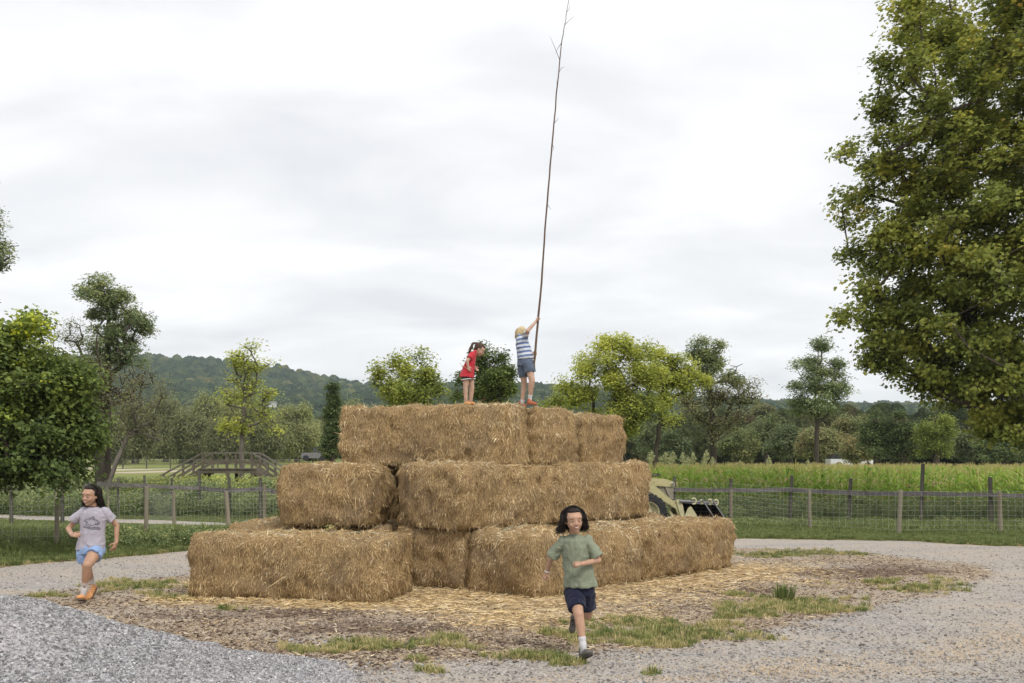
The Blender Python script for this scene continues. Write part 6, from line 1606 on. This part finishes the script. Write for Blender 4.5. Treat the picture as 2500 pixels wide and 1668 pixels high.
limb(b, f1, [.055, .038, .025]); limb(b, f2, [.058, .040, .026]); b.capsule(f1[1].lerp(f1[2], .15), f1[1].lerp(f1[2], .5), .037, .033); b.capsule(f2[1].lerp(f2[2], .15), f2[1].lerp(f2[2], .5), .038, .034)
organic(b, 'body', sk2, red, .0055, 3, decimate=.5); face(red, hf, None, smile=.1, teeth=False)
rdm = mat_cloth('red_cotton', (.50, .040, .055), .12)
b = MB(); b.loft([(pt(1157, 858.5), Vector((.035, 0, .028)), Vector((0, .055, 0))), (pt(1154, 862), Vector((.058, 0, .02)), Vector((0, .095, 0))), (pt(1151, 872), Vector((.073, 0, .01)), Vector((0, .108, 0))), (pt(1147, 888), Vector((.082, 0, 0)), Vector((0, .105, 0))), (pt(1142.5, 906), Vector((.094, 0, -.006)), Vector((0, .115, 0))), (pt(1139, 921.5), Vector((.106, 0, -.01)), Vector((0, .125, 0)))])
for sgn in (-1, 1): sleeve(b, pt(1152.5, 866, sgn * .085), pt(1146.5, 875, sgn * .125), .040, .048)
organic(b, 'shirt', rdm, red, .0055, 2, wrinkle=.010, wscale=(10, 10, 5), seed=23, decimate=.5)
b = MB(); 
for fq in (f1, f2): sleeve(b, fq[0].lerp(fq[1], .12), fq[0].lerp(fq[1], .38), .058, .074, 1.0)
organic(b, 'shorts', mat_cloth('black_cotton', (.015, .014, .016), .2), red, .006, 2)
for fq in (f1, f2):
    d_ = fq[1] - fq[0]; c = fq[0] + d_ * .35; MB().tube([c + Vector((math.cos(a) * .078, math.sin(a) * .076, .008 * math.cos(a))) for a in np.linspace(0, 6.283, 20)], .006, 6, False).obj('white_trim', WHT, red, smooth=True)
brm = mat_hair('brown_hair', (.070, .040, .026)); b = MB(); f, M, h = hf
b.ell(f(0, .12, .16), (.385 * h, .42 * h, .375 * h), M); b.ell(f(.0, -.06, .34), (.28 * h, .28 * h, .15 * h), M); b.ell(f(0, .25, 0), (.32 * h, .22 * h, .30 * h), M); b.ell(f(0, .52, .28), (.10 * h, .10 * h, .10 * h), M)
organic(b, 'hair', brm, red, .006, 2, wrinkle=.002, wscale=(30, 30, 14), seed=26)
b = MB(); rs = np.random.RandomState(3); tl = f(0, .55, .30)
for i in range(34):
    e_ = pt(1145 + rs.normal(0, 1.6), 860 + rs.normal(0, 2.2), rs.normal(0, .02)); m_ = tl.lerp(e_, .45) + Vector((-.012, rs.normal(0, .012), .028 + rs.normal(0, .008))); b.tube([tl, tl.lerp(m_, .6) + Vector((-.006, 0, .012)), m_, m_.lerp(e_, .55) + Vector((0, 0, -.004)), e_], [.006, .008, .008, .006, .002], 5)
b.obj('ponytail', brm, red, smooth=True)
shoe(red, pt(1134, 988.5, -.05), pt(1150, 989, -.06), (0, 0, 1), .82, org, gum, None); shoe(red, pt(1144, 988.5, .05), pt(1160, 989, .05), (0, 0, 1), .82, org, gum, None)
so = MB().tube([pt(1122, 887, -.15) + rc, pt(1143, 902, -.16) + rc, pt(1149.5, 905.5, -.155) + rc], [.0035, .0045, .003], 6).obj('small_stick', M_FL, None, label='thin pale stick held by the girl in red', category='stick')

# ------------------------------------------------------------------ boy with the pole
YD = 15.25; Y0_[0] = YD; rd_ = Vector((.20, YD, 2.60))
boy = thing('person', rd_, 'blond boy in blue striped t-shirt and denim shorts leaning back, raising a tall pole', 'child')
pt = lambda px, py, dy=0.0: P(px, py, YD + dy) - rd_
hf = head_frame(pt(1275, 814, .07), 150, -48, -8, .205)
b = MB(); head(b, hf); b.capsule(hf[0](0, .09, -.25), pt(1276, 828, .03), .038, .046, 12)
b.loft([(pt(1277, 822, .02), Vector((.05, 0, -.01)), Vector((.03, .07, 0))), (pt(1277, 840, 0), Vector((.075, 0, -.02)), Vector((.02, .085, 0))), (pt(1281, 870, 0), Vector((.075, 0, -.02)), Vector((.01, .08, 0))), (pt(1282, 895, 0), Vector((.085, 0, -.01)), Vector((0, .08, 0)))])
sA, eA, wA = pt(1283, 822, -.06), pt(1288, 808, -.23), pt(1308.5, 785, -.10); limb(b, [sA, eA, wA], [.036, .030, .0205])
sB, eB, wB = pt(1272, 824, .12), pt(1286, 850, .24), pt(1301.5, 865, .10); limb(b, [sB, eB, wB], [.036, .030, .0205])
hand(b, wA, (.35, -.05, .93), (.9, .3, -.2), (.1, -1, 0), .95, 1.0); hand(b, wB, (.8, -.4, .15), (.2, -.9, .2), (-.2, 0, .95), .95, 1.1)
q1 = [pt(1275, 890, .05), pt(1280, 937, .06), pt(1275, 980, .08)]; q2 = [pt(1290, 888, -.05), pt(1299, 930, -.08), pt(1293.5, 973, -.02)]
limb(b, q1, [.062, .044, .028]); limb(b, q2, [.064, .046, .028]); b.capsule(q1[1].lerp(q1[2], .12), q1[1].lerp(q1[2], .5), .042, .037); b.capsule(q2[1].lerp(q2[2], .12) + Vector((-.01, 0, 0)), q2[1].lerp(q2[2], .5) + Vector((-.01, 0, 0)), .043, .038)
organic(b, 'body', sk2, boy, .0055, 3, decimate=.5)
a0, a1 = pt(1275, 812), pt(1285, 878)
stm = mat_cloth('striped_jersey', (.60, .64, .70), .05, ((.135, .19, .36), 15.5))
b = MB(); b.loft([(pt(1275, 817, .02), Vector((.045, 0, -.02)), Vector((.02, .055, .01))), (pt(1276, 821, .01), Vector((.072, 0, -.028)), Vector((.02, .098, .01))), (pt(1276.5, 832, 0), Vector((.094, 0, -.028)), Vector((.015, .112, 0))), (pt(1278, 848, 0), Vector((.112, 0, -.03)), Vector((.01, .11, 0))), (pt(1281.5, 864, 0), Vector((.118, 0, -.022)), Vector((0, .112, 0))), (pt(1283.5, 876, 0), Vector((.126, 0, .008)), Vector((0, .115, 0)))])
sleeve(b, pt(1281, 824, -.05), pt(1286, 813, -.17), .046, .052)
sleeve(b, pt(1273, 825, .10), pt(1279, 838, .19), .046, .05)
organic(b, 'shirt', stm, boy, .0055, 2, wrinkle=.011, wscale=(7, 7, 10), seed=33, decimate=.5, axis=(a0, a1))
dn = mat_cloth('blue_grey_denim', (.105, .135, .19), .25)
b = MB(); b.loft([(pt(1282, 871, 0), Vector((.105, 0, .005)), Vector((0, .10, 0))), (pt(1282, 884, 0), Vector((.118, 0, 0)), Vector((0, .108, 0))), (pt(1282, 893, 0), Vector((.118, 0, 0)), Vector((0, .105, 0)))])
sleeve(b, q1[0], q1[0].lerp(q1[1], .66), .080, .072, 1.0); sleeve(b, q2[0], q2[0].lerp(q2[1], .50), .088, .080, 1.0)
organic(b, 'shorts', dn, boy, .0055, 2, wrinkle=.009, wscale=(9, 9, 9), seed=35, decimate=.5)
sock(boy, q2[2], q2[1], q2[2] + Vector((.0, 0, -.05)), SOCK, .055, .031); sock(boy, q1[2], q1[1], q1[2] + Vector((0, 0, -.05)), SOCK, .02, .031)
rust = mat_noisy('rust_shoe', (.34, .10, .05), (.44, .15, .08), 25, .8, .2, bump=.2, bd=.003)
shoe(boy, pt(1287, 989, -.02), pt(1310, 991, -.09), (0, 0, 1), 1.0, rust, gum, None); shoe(boy, pt(1268, 994, .10), pt(1286, 995, .06), (0, 0, 1), 1.0, rust, gum, None)
M_RS = mat_noisy('sticker_red', (.42, .05, .04), (.5, .08, .06), 8, bump=0)
for dx_ in (-.018, -.002, .014): MB().ell(q2[1].lerp(q2[2], .66) + Vector((dx_ - .012, -.034, .002 * dx_)), (.006, .004, .006)).obj('sticker', M_RS if dx_ != -.002 else WHT, boy)
bl = mat_hair('blond_hair', (.52, .42, .25)); b = MB(); f, M, h = hf
b.ell(f(0, .10, .16), (.40 * h, .44 * h, .39 * h), M); b.ell(f(0, .25, -.04), (.34 * h, .24 * h, .34 * h), M); b.ell(f(.0, -.08, .36), (.29 * h, .28 * h, .14 * h), M)
organic(b, 'hair', bl, boy, .006, 2, wrinkle=.004, wscale=(26, 26, 20), seed=36)
b = MB(); hairdo(b, hf, 320, np.random.RandomState(5), lambda rs, s_: rs.uniform(.1, .32), lambda rs, s_: (s_ * .5 * rs.uniform(.2, 1.3), rs.uniform(-.1, .6), 0), .040, .026, .16, .3); b.obj('hair_locks', bl, boy, smooth=True)
# the pole: a stripped sapling
Yp = YD - .09
PP = [(1302.5, 908), (1304, 890), (1306.5, 863), (1314.5, 773), (1322, 690), (1331, 560), (1341, 430), (1350, 330), (1361, 200), (1370, 110), (1380, 55), (1384, 25), (1390, -8), (1398, -60)]
RP = [.0175, .0180, .0178, .0165, .0150, .0132, .0120, .0110, .0092, .0072, .0055, .0045, .0036, .002]
prt = P(*PP[0], Yp); pole = thing('sapling_pole', prt, 'very tall thin stripped sapling held upright by the blond boy on the top bale', 'pole')
pv = [P(a, b_, Yp) - prt for a, b_ in PP]
pts, rad = [], []
for i in range(len(pv) - 1):
    for k in range(4):
        f = k / 4; q = pv[i].lerp(pv[i + 1], f); q.x += rng.normal(0, .0025); q.y += rng.normal(0, .0025); pts.append(q); rad.append((RP[i] * (1 - f) + RP[i + 1] * f) * rng.uniform(.95, 1.06))
pts.append(pv[-1]); rad.append(RP[-1])
MB().tube(pts, rad, 9).obj('stem', mat_noisy('brown_bark', (.085, .055, .038), (.17, .115, .08), 9, .8, .2, (1, 1, .2), .5, .004), pole, smooth=True)
tw = [((1366, 145), (1352, 110), (1342, 88)), ((1378, 62), (1390, 50), (1401, 40)), ((1372, 103), (1362, 118), (1356, 132)), ((1358, 228), (1360, 218), (1359, 196)), ((1354, 300), (1361, 292), (1364, 286)), ((1340, 440), (1337, 462), (1340, 470)), ((1348, 350), (1352, 363), (1348, 370)), ((1337, 500), (1342, 508), (1346, 512)), ((1364, 178), (1371, 166), (1378, 164)), ((1383, 30), (1390, 22), (1392, 10))]
for i, l3 in enumerate(tw): MB().tube([P(a, b_, Yp + .02 * (i % 3 - 1) * j) - prt for j, (a, b_) in enumerate(l3)], [.0045, .003, .0015], 5).obj('twig', BK_D, pole)

# ================================================================== AIR
hz = MB().box((0, 1300, 71), (3600, 2800, 144)).mesh('haze')
mh = bpy.data.materials.new('haze_air'); mh.use_nodes = True; tt = mh.node_tree
for n_ in list(tt.nodes): tt.nodes.remove(n_)
oo = tt.nodes.new('ShaderNodeOutputMaterial'); pv_ = tt.nodes.new('ShaderNodeVolumePrincipled')
pv_.inputs['Color'].default_value = (.76, .88, 1.0, 1); pv_.inputs['Density'].default_value = .00016; pv_.inputs['Anisotropy'].default_value = .2
tt.links.new(pv_.outputs[0], oo.inputs['Volume'])
link('haze', hz, mh, kind='stuff', label='thin bluish summer haze over the valley')
